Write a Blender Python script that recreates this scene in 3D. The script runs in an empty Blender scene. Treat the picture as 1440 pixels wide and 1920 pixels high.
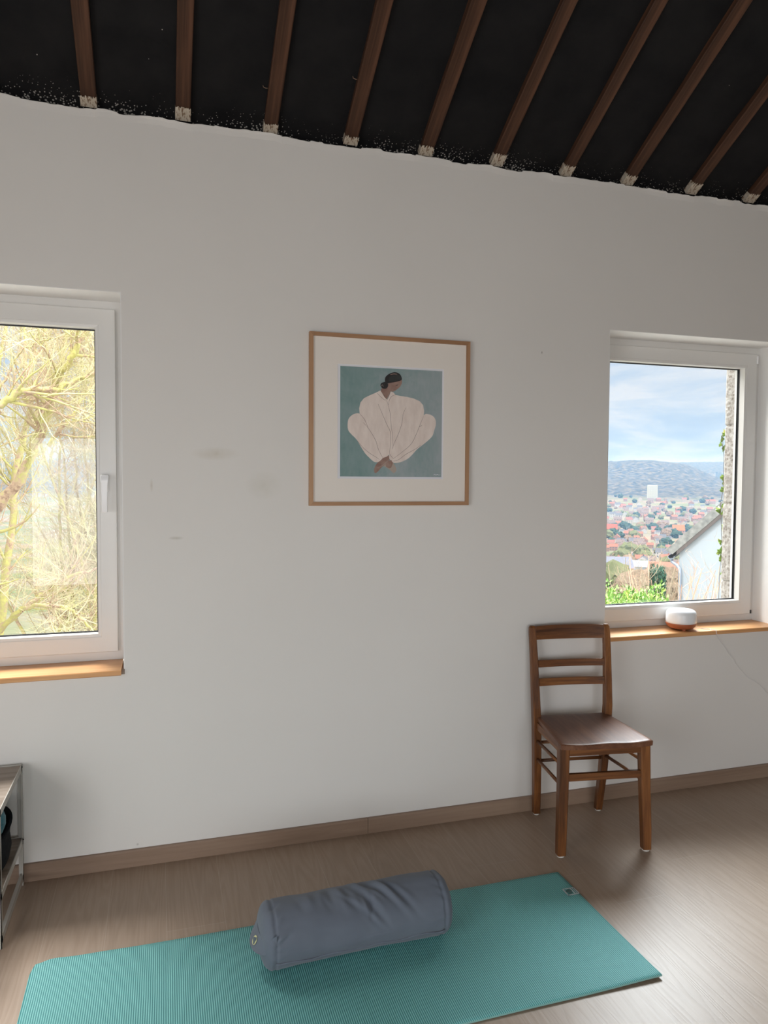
import bpy, bmesh, math, random
from math import sin, cos, tan, radians as R, pi, atan2, sqrt, floor
from mathutils import Vector as V, Matrix, noise

S = bpy.context.scene
COL = S.collection

# ------------------------------------------------------------------ camera
FPX = 1367.2
CAM = V((0.0, -2.943, 1.506))
RX = V((0.95597, -0.293415, 0.005786)); UX = V((0.007314, 0.04353, 0.999025)); FX = V((0.293381, 0.954994, -0.04376))
cd = bpy.data.cameras.new('camera'); cam = bpy.data.objects.new('camera', cd); COL.objects.link(cam)
cam.matrix_world = Matrix(((RX.x, UX.x, -FX.x, CAM.x), (RX.y, UX.y, -FX.y, CAM.y), (RX.z, UX.z, -FX.z, CAM.z), (0, 0, 0, 1)))
cd.sensor_fit = 'VERTICAL'; cd.sensor_height = 24.0; cd.lens = FPX / 1920 * 24.0
cd.clip_start = 0.05; cd.clip_end = 12000
S.camera = cam

def at(px, py, axis, val):
    """world point seen at a photo pixel on the plane axis = val"""
    d = RX * ((px - 720) / FPX) - UX * ((py - 960) / FPX) + FX
    t = (val - CAM[axis]) / d[axis]
    return CAM + d * t

# ------------------------------------------------------------------ sky / exposure
S.view_settings.view_transform = 'Standard'; S.view_settings.look = 'None'
S.view_settings.gamma = 1.0; S.view_settings.exposure = 0.0
SKY_LOW, SKY_HIGH, SKY_BACK = 0.84, 4.0, 1.6

def L3(r, g, b):
    f = lambda c: (c / 255 / 12.92) if c / 255 <= 0.04045 else ((c / 255 + 0.055) / 1.055) ** 2.4
    return (f(r), f(g), f(b), 1)

W = bpy.data.worlds.new('overcast_sky'); S.world = W; W.use_nodes = True
nt = W.node_tree; N = nt.nodes; LK = nt.links; N.clear()
def wn(t, **k):
    n = N.new(t)
    for a, b in k.items(): setattr(n, a, b)
    return n
tc = wn('ShaderNodeTexCoord'); sep = wn('ShaderNodeSeparateXYZ'); LK.new(tc.outputs['Generated'], sep.inputs[0])
mp = wn('ShaderNodeMapping'); mp.inputs['Scale'].default_value = (2.6, 2.6, 13); LK.new(tc.outputs['Generated'], mp.inputs[0])
nz = wn('ShaderNodeTexNoise'); nz.inputs['Scale'].default_value = 2.3; nz.inputs['Detail'].default_value = 6; nz.inputs['Roughness'].default_value = .55
nz.inputs['Distortion'].default_value = .4
LK.new(mp.outputs[0], nz.inputs['Vector'])
cr = wn('ShaderNodeValToRGB'); LK.new(nz.outputs['Fac'], cr.inputs[0])
cr.color_ramp.elements[0].position = .36; cr.color_ramp.elements[0].color = (.56, .70, .90, 1)
cr.color_ramp.elements[1].position = .62; cr.color_ramp.elements[1].color = (.97, 1.0, 1.04, 1)
e = cr.color_ramp.elements.new(.48); e.color = (.68, .81, .97, 1)
def mrange(src, a, b, c, d, smooth=True):
    m = wn('ShaderNodeMapRange'); m.interpolation_type = 'SMOOTHSTEP' if smooth else 'LINEAR'
    for i, v in zip((1, 2, 3, 4), (a, b, c, d)): m.inputs[i].default_value = v
    LK.new(src, m.inputs[0]); return m.outputs[0]
up = mrange(sep.outputs['Z'], .24, .62, SKY_LOW, SKY_HIGH)
bk = mrange(sep.outputs['Y'], .15, -.6, 0.0, SKY_BACK)
sm = wn('ShaderNodeMath', operation='ADD'); LK.new(up, sm.inputs[0]); LK.new(bk, sm.inputs[1])
lo = mrange(sep.outputs['Z'], -.05, 0.0, .35, 1.0, False)
ml = wn('ShaderNodeMath', operation='MULTIPLY'); LK.new(sm.outputs[0], ml.inputs[0]); LK.new(lo, ml.inputs[1])
warm = wn('ShaderNodeMix', data_type='RGBA'); LK.new(mrange(sep.outputs['Z'], .2, .45, 0.0, 1.0), warm.inputs[0]); LK.new(cr.outputs[0], warm.inputs[6]); warm.inputs[7].default_value = (.90, .885, .86, 1)
bg = wn('ShaderNodeBackground'); LK.new(warm.outputs[2], bg.inputs[0]); LK.new(ml.outputs[0], bg.inputs[1])
wo = wn('ShaderNodeOutputWorld'); LK.new(bg.outputs[0], wo.inputs[0])
W.cycles.sampling_method = 'MANUAL'; W.cycles.sample_map_resolution = 1024
S.cycles.max_bounces = 12; S.cycles.diffuse_bounces = 6; S.cycles.glossy_bounces = 4; S.cycles.transparent_max_bounces = 24
S.cycles.sample_clamp_indirect = 6; S.cycles.use_denoising = True
S.cycles.caustics_reflective = False; S.cycles.caustics_refractive = False

# daylight portals: they add no light of their own, they only aim the sky sampling at the real openings
def portal(cx, cy, cz, w, h, rot):
    ld = bpy.data.lights.new('window_portal', 'AREA'); ld.shape = 'RECTANGLE'; ld.size = w; ld.size_y = h
    ld.cycles.is_portal = True
    o = bpy.data.objects.new('window_portal', ld); o.location = (cx, cy, cz); o.rotation_euler = rot; COL.objects.link(o)

def daylight(name, loc, aim, w, h, power, color=(1, .98, .958)):  # area lamp standing in for daylight
    ld = bpy.data.lights.new(name, 'AREA'); ld.shape = 'RECTANGLE'; ld.size = w; ld.size_y = h; ld.energy = power; ld.color = color
    o = bpy.data.objects.new(name, ld); o.location = loc; COL.objects.link(o)
    o.rotation_euler = (V(aim) - V(loc)).to_track_quat('-Z', 'Y').to_euler(); return o
# area lamps added just inside the three glazed openings behind the camera
daylight('lamp_rear_window', (-.615, -5.36, 1.135), (-.615, 0, 1.135), 1.43, 1.61, 27)
daylight('lamp_rear_door', (.925, -5.36, 1.08), (.925, 0, 1.08), 1.10, 2.10, 22)
daylight('lamp_left_door', (-2.26, -3.35, 1.10), (0, -3.35, 1.10), 2.4, 2.1, 54)
# unseen area lamps added high outside, brightening floor and sills through both windows
daylight('fill_lamp_right', (4.0, 3.6, 4.9), (2.2, -.4, .5), 4.0, 2.8, 1450, (.86, .94, 1))
daylight('fill_lamp_left', (-.7, 1.9, 4.3), (-.65, .1, .9), 1.4, 1.0, 330, (1, .97, .94))

# ------------------------------------------------------------------ helpers
def tag(o, label=None, cat=None, group=None, kind=None):
    if label: o['label'] = label
    if cat: o['category'] = cat
    if group: o['group'] = group
    if kind: o['kind'] = kind
    return o
def thing(name, label, cat, loc=(0, 0, 0), rz=0, group=None):
    o = bpy.data.objects.new(name, None); o.empty_display_size = .05; COL.objects.link(o)
    o.location = loc; o.rotation_euler = (0, 0, rz)
    return tag(o, label, cat, group)
def obj(name, bm, mats, parent=None, smooth=False, bevel=0, seg=2):
    me = bpy.data.meshes.new(name); bmesh.ops.recalc_face_normals(bm, faces=bm.faces[:])
    bm.to_mesh(me); bm.free()
    for m in (mats if isinstance(mats, (list, tuple)) else [mats]): me.materials.append(m)
    if smooth:
        for p in me.polygons: p.use_smooth = True
    o = bpy.data.objects.new(name, me); COL.objects.link(o)
    if parent: o.parent = parent
    if bevel:
        b = o.modifiers.new('bevel', 'BEVEL'); b.width = bevel; b.segments = seg; b.limit_method = 'ANGLE'; b.angle_limit = R(40)
        for p in me.polygons: p.use_smooth = True
        b.harden_normals = True
    return o
def struct(name, bm, mats, parent=None, **k):
    o = obj(name, bm, mats, parent, **k)
    if not parent: o['kind'] = 'structure'
    return o
def B(): return bmesh.new()
def box(bm, x0, x1, y0, y1, z0, z1, mi=0):
    v = [bm.verts.new(p) for p in ((x0, y0, z0), (x1, y0, z0), (x1, y1, z0), (x0, y1, z0), (x0, y0, z1), (x1, y0, z1), (x1, y1, z1), (x0, y1, z1))]
    for f in ((0, 3, 2, 1), (4, 5, 6, 7), (0, 1, 5, 4), (1, 2, 6, 5), (2, 3, 7, 6), (3, 0, 4, 7)):
        q = bm.faces.new([v[i] for i in f]); q.material_index = mi
    return v
def loft(bm, rings, cap=True, mi=0, closed=True):
    vs = [[bm.verts.new(p) for p in r] for r in rings]
    n = len(vs[0])
    for a, b in zip(vs, vs[1:]):
        for i in range(n if closed else n - 1):
            f = bm.faces.new((a[i], a[(i + 1) % n], b[(i + 1) % n], b[i])); f.material_index = mi
    if cap:
        bm.faces.new(vs[0][::-1]).material_index = mi; bm.faces.new(vs[-1]).material_index = mi
    return vs
def tube(bm, pts, rad, n=8, mi=0, cap=True):
    pts = [V(p) for p in pts]; rings = []
    prev = None
    for i, p in enumerate(pts):
        d = (pts[min(i + 1, len(pts) - 1)] - pts[max(i - 1, 0)]).normalized()
        if prev is None:
            u = d.orthogonal().normalized()
        else:
            u = prev - d * prev.dot(d)
            u = u.normalized() if u.length > 1e-6 else d.orthogonal().normalized()
        prev = u; w = d.cross(u)
        r = rad[i] if isinstance(rad, (list, tuple)) else rad
        rings.append([p + (u * cos(2 * pi * k / n) + w * sin(2 * pi * k / n)) * r for k in range(n)])
    loft(bm, rings, cap, mi)
def lathe(bm, prof, cx=0, cy=0, n=40, mi=0):
    rings = [[(cx + r * cos(2 * pi * k / n), cy + r * sin(2 * pi * k / n), z) for k in range(n)] for r, z in prof]
    loft(bm, rings, True, mi)

# ------------------------------------------------------------------ materials
def mat(name, color=(.8, .8, .8, 1), rough=.5, metal=0, spec=.5, coat=0):
    color = color if len(color) == 4 else (*color, 1)
    m = bpy.data.materials.new(name); m.use_nodes = True
    b = m.node_tree.nodes['Principled BSDF']
    b.inputs['Base Color'].default_value = color; b.inputs['Roughness'].default_value = rough
    b.inputs['Metallic'].default_value = metal; b.inputs['Specular IOR Level'].default_value = spec
    b.inputs['Coat Weight'].default_value = coat
    return m
class G:
    """little node graph helper"""
    def __init__(s, m): s.m = m; s.t = m.node_tree; s.b = s.t.nodes.get('Principled BSDF'); s.tc = s.n('ShaderNodeTexCoord')
    def n(s, t, **k):
        x = s.t.nodes.new(t)
        for a, b in k.items(): setattr(x, a, b)
        return x
    def l(s, a, b): s.t.links.new(a, b)
    def map(s, scale=(1, 1, 1), rot=(0, 0, 0), loc=(0, 0, 0), src='Object'):
        x = s.n('ShaderNodeMapping'); x.inputs['Scale'].default_value = scale; x.inputs['Rotation'].default_value = rot
        x.inputs['Location'].default_value = loc; s.l(s.tc.outputs[src], x.inputs[0]); return x.outputs[0]
    def noise(s, vec, scale, detail=3, rough=.5, dist=0):
        x = s.n('ShaderNodeTexNoise')
        for a, b in (('Scale', scale), ('Detail', detail), ('Roughness', rough), ('Distortion', dist)): x.inputs[a].default_value = b
        s.l(vec, x.inputs['Vector']); return x.outputs['Fac']
    def ramp(s, f, *stops):
        x = s.n('ShaderNodeValToRGB'); s.l(f, x.inputs[0]); e = x.color_ramp.elements
        while len(e) < len(stops): e.new(.5)
        for i, (p, c) in enumerate(stops): e[i].position = p; e[i].color = c if len(c) == 4 else (*c, 1)
        return x.outputs[0]
    def mix(s, f, a, b, mode='MIX'):
        x = s.n('ShaderNodeMix', data_type='RGBA', blend_type=mode)
        for v, i in ((f, 0), (a, 6), (b, 7)):
            if hasattr(v, 'links'): s.l(v, x.inputs[i])
            else: x.inputs[i].default_value = (*v, 1) if isinstance(v, tuple) and len(v) == 3 else v
        return x.outputs[2]
    def math(s, op, a, b=0.0, c=0.0):
        x = s.n('ShaderNodeMath', operation=op)
        for i, v in enumerate((a, b, c)):
            if hasattr(v, 'links'): s.l(v, x.inputs[i])
            else: x.inputs[i].default_value = v
        return x.outputs[0]
    def bump(s, h, strength=.3, dist=.01):
        x = s.n('ShaderNodeBump'); x.inputs['Strength'].default_value = strength; x.inputs['Distance'].default_value = dist
        s.l(h, x.inputs['Height']); s.l(x.outputs[0], s.b.inputs['Normal'])
    def col(s, c): s.l(c, s.b.inputs['Base Color'])
    def rough(s, c): s.l(c, s.b.inputs['Roughness'])
    def xyz(s, vec=None):
        x = s.n('ShaderNodeSeparateXYZ'); s.l(vec or s.tc.outputs['Object'], x.inputs[0]); return x.outputs
BW = lambda v: (v, v, v, 1)

# painted plaster
m_wall = mat('wall_paint', (.76, .74, .71, 1), .75, spec=.25); g = G(m_wall)
v = g.map(); c = g.ramp(g.noise(v, 1.3, 4), (.3, (.77, .748, .715)), (.7, (.74, .718, .685)))
def smudge(cx, cz, sx, sz, rot, tone):
    """a soft scuff mark on the paint"""
    global c
    mm = g.map((1 / sx, 0, 1 / sz), (0, rot, 0), (0, 0, 0)); mp_ = mm.node
    ca, sa = cos(rot), sin(rot)
    px_, pz_ = cx / sx, cz / sz
    mp_.inputs['Location'].default_value = (-(px_ * ca + pz_ * sa), 0, -(-px_ * sa + pz_ * ca))
    ln = g.n('ShaderNodeVectorMath', operation='LENGTH'); g.l(mm, ln.inputs[0])
    k = g.math('SUBTRACT', 1.0, ln.outputs['Value']); k = g.math('MAXIMUM', k, 0.0)
    k = g.math('MULTIPLY', k, g.noise(v, 26, 4)); k = g.math('MULTIPLY', k, 1.5)
    k = g.math('MINIMUM', k, 1.0)
    c = g.mix(k, c, tone)
def sm_at(px, py, sx, sz, rot, tone): q_ = at(px, py, 1, 0); smudge(q_.x, q_.z, sx, sz, rot, tone)
sm_at(405, 851, .10, .028, .1, (.64, .60, .53, 1))
sm_at(330, 1009, .03, .008, 0, (.50, .47, .41, 1))
sm_at(284, 910, .007, .03, 0, (.62, .58, .52, 1))
sm_at(495, 910, .08, .06, 0, (.68, .655, .60, 1))
sm_at(258, 1583, .006, .006, 0, (.35, .32, .28, 1))
sm_at(1016, 661, .005, .008, 0, (.3, .28, .25, 1))
g.col(c); g.bump(g.math('ADD', g.noise(v, 5, 3), g.math('MULTIPLY', g.noise(v, 120, 2), .08)), .15, .008)

m_reveal = mat('reveal_paint', (.82, .815, .80, 1), .6, spec=.3); g = G(m_reveal); g.bump(g.noise(g.map(), 40, 2), .08, .003)
m_pvc = mat('white_window_frame', (.7, .69, .67, 1), .32, spec=.45); g = G(m_pvc)
g.col(g.ramp(g.noise(g.map(), 3, 2), (.3, (.70, .69, .67)), (.7, (.68, .67, .65))))
m_gasket = mat('black_gasket', (.012, .012, .014, 1), .5)
m_handle = mat('handle_white', (.86, .86, .87, 1), .28)

def glass_mat(name, refl=1.0, tint=(.97, .985, .98, 1)):
    m = bpy.data.materials.new(name); m.use_nodes = True; t = m.node_tree; t.nodes.clear()
    o = t.nodes.new('ShaderNodeOutputMaterial'); mx = t.nodes.new('ShaderNodeMixShader')
    tr = t.nodes.new('ShaderNodeBsdfTransparent'); gl = t.nodes.new('ShaderNodeBsdfGlossy'); fr = t.nodes.new('ShaderNodeFresnel')
    fr.inputs[0].default_value = 1.5; tr.inputs[0].default_value = tint; gl.inputs['Roughness'].default_value = 0.0
    nz_ = t.nodes.new('ShaderNodeTexNoise'); nz_.inputs['Scale'].default_value = .8
    mu = t.nodes.new('ShaderNodeMath'); mu.operation = 'MULTIPLY'; mu.inputs[1].default_value = refl
    t.links.new(fr.outputs[0], mu.inputs[0]); t.links.new(mu.outputs[0], mx.inputs[0])
    t.links.new(tr.outputs[0], mx.inputs[1]); t.links.new(gl.outputs[0], mx.inputs[2]); t.links.new(mx.outputs[0], o.inputs[0])
    return m
m_glass = glass_mat('window_glass', 1.5)
m_pglass = glass_mat('picture_glass', .3, (1, 1, 1, 1))

def wood(name, dark, mid, light, axis='x', scale=1.0, rough=.45, coat=0, bump=.12, spec=.4, ring=30):
    m = mat(name, mid, rough, spec=spec, coat=coat); g = G(m)
    s = {'x': (1.2, 14, 14), 'y': (14, 1.2, 14), 'z': (14, 14, 1.2)}[axis]
    v = g.map(tuple(k * scale for k in s))
    n1 = g.noise(v, 1.0, 5, .6, .6); s2 = {'x': (3, 90, 90), 'y': (90, 3, 90), 'z': (90, 90, 3)}[axis]
    n2 = g.noise(g.map(tuple(k * scale for k in s2)), 1.0, 3, .6)
    f = g.math('ADD', g.math('MULTIPLY', n1, .7), g.math('MULTIPLY', n2, .3))
    g.col(g.ramp(f, (.34, dark), (.5, mid), (.66, light)))
    g.bump(n2, bump, .001); return m
m_sill = wood('oak_sill', (.50, .24, .09), (.66, .34, .14), (.74, .43, .20), 'x', rough=.35, coat=.15)
m_frame = wood('oak_picture_frame', (.32, .17, .085), (.42, .235, .125), (.50, .30, .17), 'z', rough=.5)
m_frame_x = wood('oak_picture_frame_rail', (.32, .17, .085), (.42, .235, .125), (.50, .30, .17), 'x', rough=.5)
CH = ((.060, .020, .006), (.155, .055, .015), (.28, .112, .032))
m_chz = wood('stained_beech_upright', *CH, axis='z', rough=.42, coat=.06, scale=1.3)
m_chx = wood('stained_beech_rail', *CH, axis='x', rough=.42, coat=.06, scale=1.3)
m_chy = wood('stained_beech_side', *CH, axis='y', rough=.42, coat=.06, scale=1.3)
m_seat = wood('stained_seat_panel', (.085, .032, .015), (.14, .056, .028), (.20, .092, .050), axis='y', rough=.45, spec=.3, coat=.05, scale=1.1)
m_raft = wood('dark_stained_rafter', (.022, .010, .006), (.060, .027, .0145), (.125, .057, .032), axis='y', rough=.6, scale=.9, spec=.3)
m_skirt = wood('oak_skirting', (.23, .155, .108), (.28, .192, .138), (.33, .235, .17), axis='x', rough=.5, scale=.8, bump=.06)

# floor planks
m_floor = mat('oak_laminate_floor', (.3, .22, .16, 1), .42, spec=.5); g = G(m_floor)
xy = g.xyz()
px_ = g.math('DIVIDE', g.math('ADD', xy[0], 20 * .193 - .01), .193)
row = g.math('FLOOR', px_)
h1 = g.math('FRACT', g.math('MULTIPLY', g.math('SINE', g.math('MULTIPLY', row, 12.9898)), 437.585))
py_ = g.math('ADD', g.math('DIVIDE', g.math('ADD', xy[1], 20.0), 1.86), h1)
h2 = g.math('FRACT', g.math('MULTIPLY', g.math('SINE', g.math('ADD', g.math('MULTIPLY', row, 78.233), g.math('MULTIPLY', g.math('FLOOR', py_), 37.7))), 437.585))
def edge(c_, w_):
    f_ = g.math('FRACT', c_); d_ = g.math('MINIMUM', f_, g.math('SUBTRACT', 1.0, f_))
    return g.math('LESS_THAN', d_, w_)
joint = g.math('MAXIMUM', edge(px_, .0055), edge(py_, .0006))
wv = g.n('ShaderNodeCombineXYZ'); g.l(g.math('ADD', g.math('MULTIPLY', xy[0], 7.0), g.math('MULTIPLY', row, 3.7)), wv.inputs[0]); g.l(g.math('MULTIPLY', xy[1], .55), wv.inputs[1]); g.l(g.math('MULTIPLY', row, 1.3), wv.inputs[2])
nbig = g.noise(wv.outputs[0], 1.6, 2, .45, .3)
rings = g.math('FRACT', g.math('MULTIPLY', nbig, 13.0))
rings = g.math('ABSOLUTE', g.math('SUBTRACT', rings, .5))
rings = g.math('MULTIPLY', rings, 2.0)
fine = g.noise(g.map((240, 6, 1)), 1.0, 3, .6)
tone = g.math('ADD', g.math('MULTIPLY', rings, .16), g.math('ADD', g.math('MULTIPLY', fine, .42), g.math('MULTIPLY', h2, .12)))
cc = g.ramp(tone, (.12, (.28, .20, .143)), (.34, (.33, .24, .175)), (.62, (.39, .295, .225)))
cc = g.mix(g.math('MULTIPLY', joint, .55), cc, (.42, .34, .27, 1))
g.col(cc)
hh = g.math('ADD', g.math('MULTIPLY', g.math('POWER', rings, .4), .9), g.math('MULTIPLY', fine, .5))
g.bump(g.math('SUBTRACT', hh, g.math('MULTIPLY', joint, .5)), .17, .0013)
g.rough(g.math('ADD', .36, g.math('MULTIPLY', fine, .12)))

# roofing felt with overspray specks near the wall
m_felt = mat('black_roof_membrane', (.009, .009, .010, 1), .8, spec=.18); g = G(m_felt)
v = g.map(); xy = g.xyz()
vo = g.n('ShaderNodeTexVoronoi'); vo.inputs['Scale'].default_value = 95; g.l(v, vo.inputs['Vector'])
near = g.math('ADD', g.math('MULTIPLY', xy[1], 5.2), 1.02)              # 1 at the wall, 0 twenty cm away
near = g.math('MULTIPLY', g.math('POWER', g.math('MAXIMUM', near, 0.0), 3.0), g.noise(v, 5, 3))
thr = g.math('MULTIPLY', near, .36)
spk = g.math('GREATER_THAN', thr, g.math('ADD', vo.outputs['Distance'], g.math('MULTIPLY', g.noise(v, 60, 2), .12)))
vo2 = g.n('ShaderNodeTexVoronoi'); vo2.inputs['Scale'].default_value = 13; g.l(v, vo2.inputs['Vector'])
spk2 = g.math('LESS_THAN', vo2.outputs['Distance'], .028)
spk = g.math('MAXIMUM', spk, g.math('MULTIPLY', spk2, g.math('GREATER_THAN', g.noise(v, 2, 2), .55)))
g.col(g.mix(spk, g.ramp(g.noise(v, 7, 4), (.3, (.007, .007, .008)), (.75, (.014, .0135, .014))), (.36, .34, .31, 1)))
g.bump(g.math('ADD', g.noise(g.map((.8, 6, 6)), 1.2, 3, .5), g.math('MULTIPLY', g.noise(v, 200, 2), .03)), .5, .03)
m_patch = mat('flaked_white_paint', (.5, .44, .36, 1), .7); g = G(m_patch)
g.col(g.ramp(g.noise(g.map((1, .4, .4)), 130, 3), (.38, (.16, .09, .05)), (.47, (.50, .43, .34)), (.8, (.60, .55, .47))))

# ------------------------------------------------------------------ room shell
XL, XR, YB = -2.3, 4.3, -5.4
WALLT = .32
BW0, BW1, BZ0, BZ1 = -1.33, .10, .33, 1.94
BD0, BD1, BDZ = .35, 1.50, 2.15
LY0, LY1, LZ0, LZ1 = -4.6, -2.1, .0, 2.2
HW0, HW1 = 1.987, 3.010      # right window opening
LW0, LW1 = -1.158, -.135     # left window opening
ZS, ZH = .755, 2.207
YR = YB / 2; SL = tan(R(29.5)); ZTOP = 2.868
ridge = ZTOP + .085 - YR * SL

bm = B(); box(bm, XL - .1, XR + .1, YB - .1, WALLT, -.12, 0); struct('floor', bm, m_floor)

def rag(x):
    n = noise.noise(V((x * 2.3, 3.1, 0))) * .005 + noise.noise(V((x * 9, 1.7, 0))) * .007 + noise.noise(V((x * 34, .4, 0))) * .0035
    n += .004 * (1 if noise.noise(V((x * 6.5, 8.8, 0))) > .12 else -1) * .6
    return n
bm = B()
box(bm, XL, XR, 0, WALLT, 0, ZS); box(bm, XL, LW0, 0, WALLT, ZS, ZH); box(bm, LW1, HW0, 0, WALLT, ZS, ZH); box(bm, HW1, XR, 0, WALLT, ZS, ZH)
# top band with its torn plaster edge
nseg = 900; rows = []
for i in range(nseg + 1):
    x = XL + (XR - XL) * i / nseg; zt = ZTOP + rag(x); lip = max(0, noise.noise(V((x * 7, 5.5, 0)))) * .010
    rows.append([(x, 0, ZH), (x, 0, zt - .03), (x, -.001 - lip * .5, zt - .012), (x, -.002 - lip, zt - .003), (x, .002 - lip * .3, zt), (x, .03, zt - .006), (x, .12, zt - .05), (x, WALLT, zt - .13), (x, WALLT, ZH)])
loft(bm, rows)
struct('wall_back', bm, m_wall)

def rect_wall(name, x0, x1, y0, y1, gable):
    bm = B()
    if gable:
        prof = [(y0, 0), (y1, 0), (y1, ZTOP - .05), (YR, ridge - .02), (y0, ZTOP - .05)]
        loft(bm, [[(x0, y, z) for y, z in prof], [(x1, y, z) for y, z in prof]])
    return struct(name, bm, m_wall)
def gz(y): return ridge - abs(y - YR) * SL - .03
rect_wall('wall_right', XR, XR + .12, YB, .3, True)
# left-hand gable wall with a wide glazed door
bm = B(); x0, x1 = XL - .12, XL
box(bm, x0, x1, YB, LY0, 0, LZ1); box(bm, x0, x1, LY1, .3, 0, LZ1)
prof = [(YB, LZ1), (.3, LZ1), (.3, gz(.3)), (YR, gz(YR)), (YB, gz(YB))]
loft(bm, [[(x0, y, z) for y, z in prof], [(x1, y, z) for y, z in prof]])
struct('wall_left', bm, m_wall)
# wall behind the camera: one window and a wide glazed door
bm = B(); y0, y1 = YB - .2, YB
box(bm, XL, BW0, y0, y1, 0, 2.6); box(bm, BW0, BW1, y0, y1, 0, BZ0); box(bm, BW0, BW1, y0, y1, BZ1, 2.6); box(bm, BW1, BD0, y0, y1, 0, 2.6)
box(bm, BD0, BD1, y0, y1, BDZ, 2.6); box(bm, BD1, XR, y0, y1, 0, 2.6); box(bm, XL, XR, y0, y1, 2.6, ZTOP + .03)
struct('wall_front', bm, m_wall)
# ceiling membrane, two slopes
bm = B(); ny, nx = 60, 90
for sgn in (0, 1):
    gr = []
    for j in range(ny + 1):
        t = j / ny
        y = (WALLT + .1) + (YR - WALLT - .1) * t if sgn == 0 else YR + (YB - .1 - YR) * t
        zb = (ZTOP + .085 - y * SL) if sgn == 0 else (ridge - (YR - y) * SL)
        r = []
        for i in range(nx + 1):
            x = XL - .12 + (XR - XL + .24) * i / nx
            dz = noise.noise(V((x * 1.1, y * 3.2, 0))) * .012 + noise.noise(V((x * .6, y * 9, 4))) * .005
            r.append(bm.verts.new((x, y, zb + abs(dz) * min(1, max(0, -y) * 4))))
        gr.append(r)
    for a, b in zip(gr, gr[1:]):
        for i in range(nx): bm.faces.new((a[i], a[i + 1], b[i + 1], b[i]))
ceil = struct('ceiling', bm, m_felt, smooth=True)
so = ceil.modifiers.new('thickness', 'SOLIDIFY'); so.thickness = .03; so.offset = 1 if False else -1

# skirting, in lengths
def skirting(name, x0, x1):
    bm = B(); prof = [(0, 0), (-.0145, 0), (-.0145, .060), (-.011, .0655), (0, .0655)]
    loft(bm, [[(x0, y, z) for y, z in prof], [(x1, y, z) for y, z in prof]]); return struct(name, bm, m_skirt)
jx = at(690, 1548, 1, -.0145).x
skirting('baseboard_back', XL, jx - .0008); skirting('baseboard_back_right', jx + .0008, XR)

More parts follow.
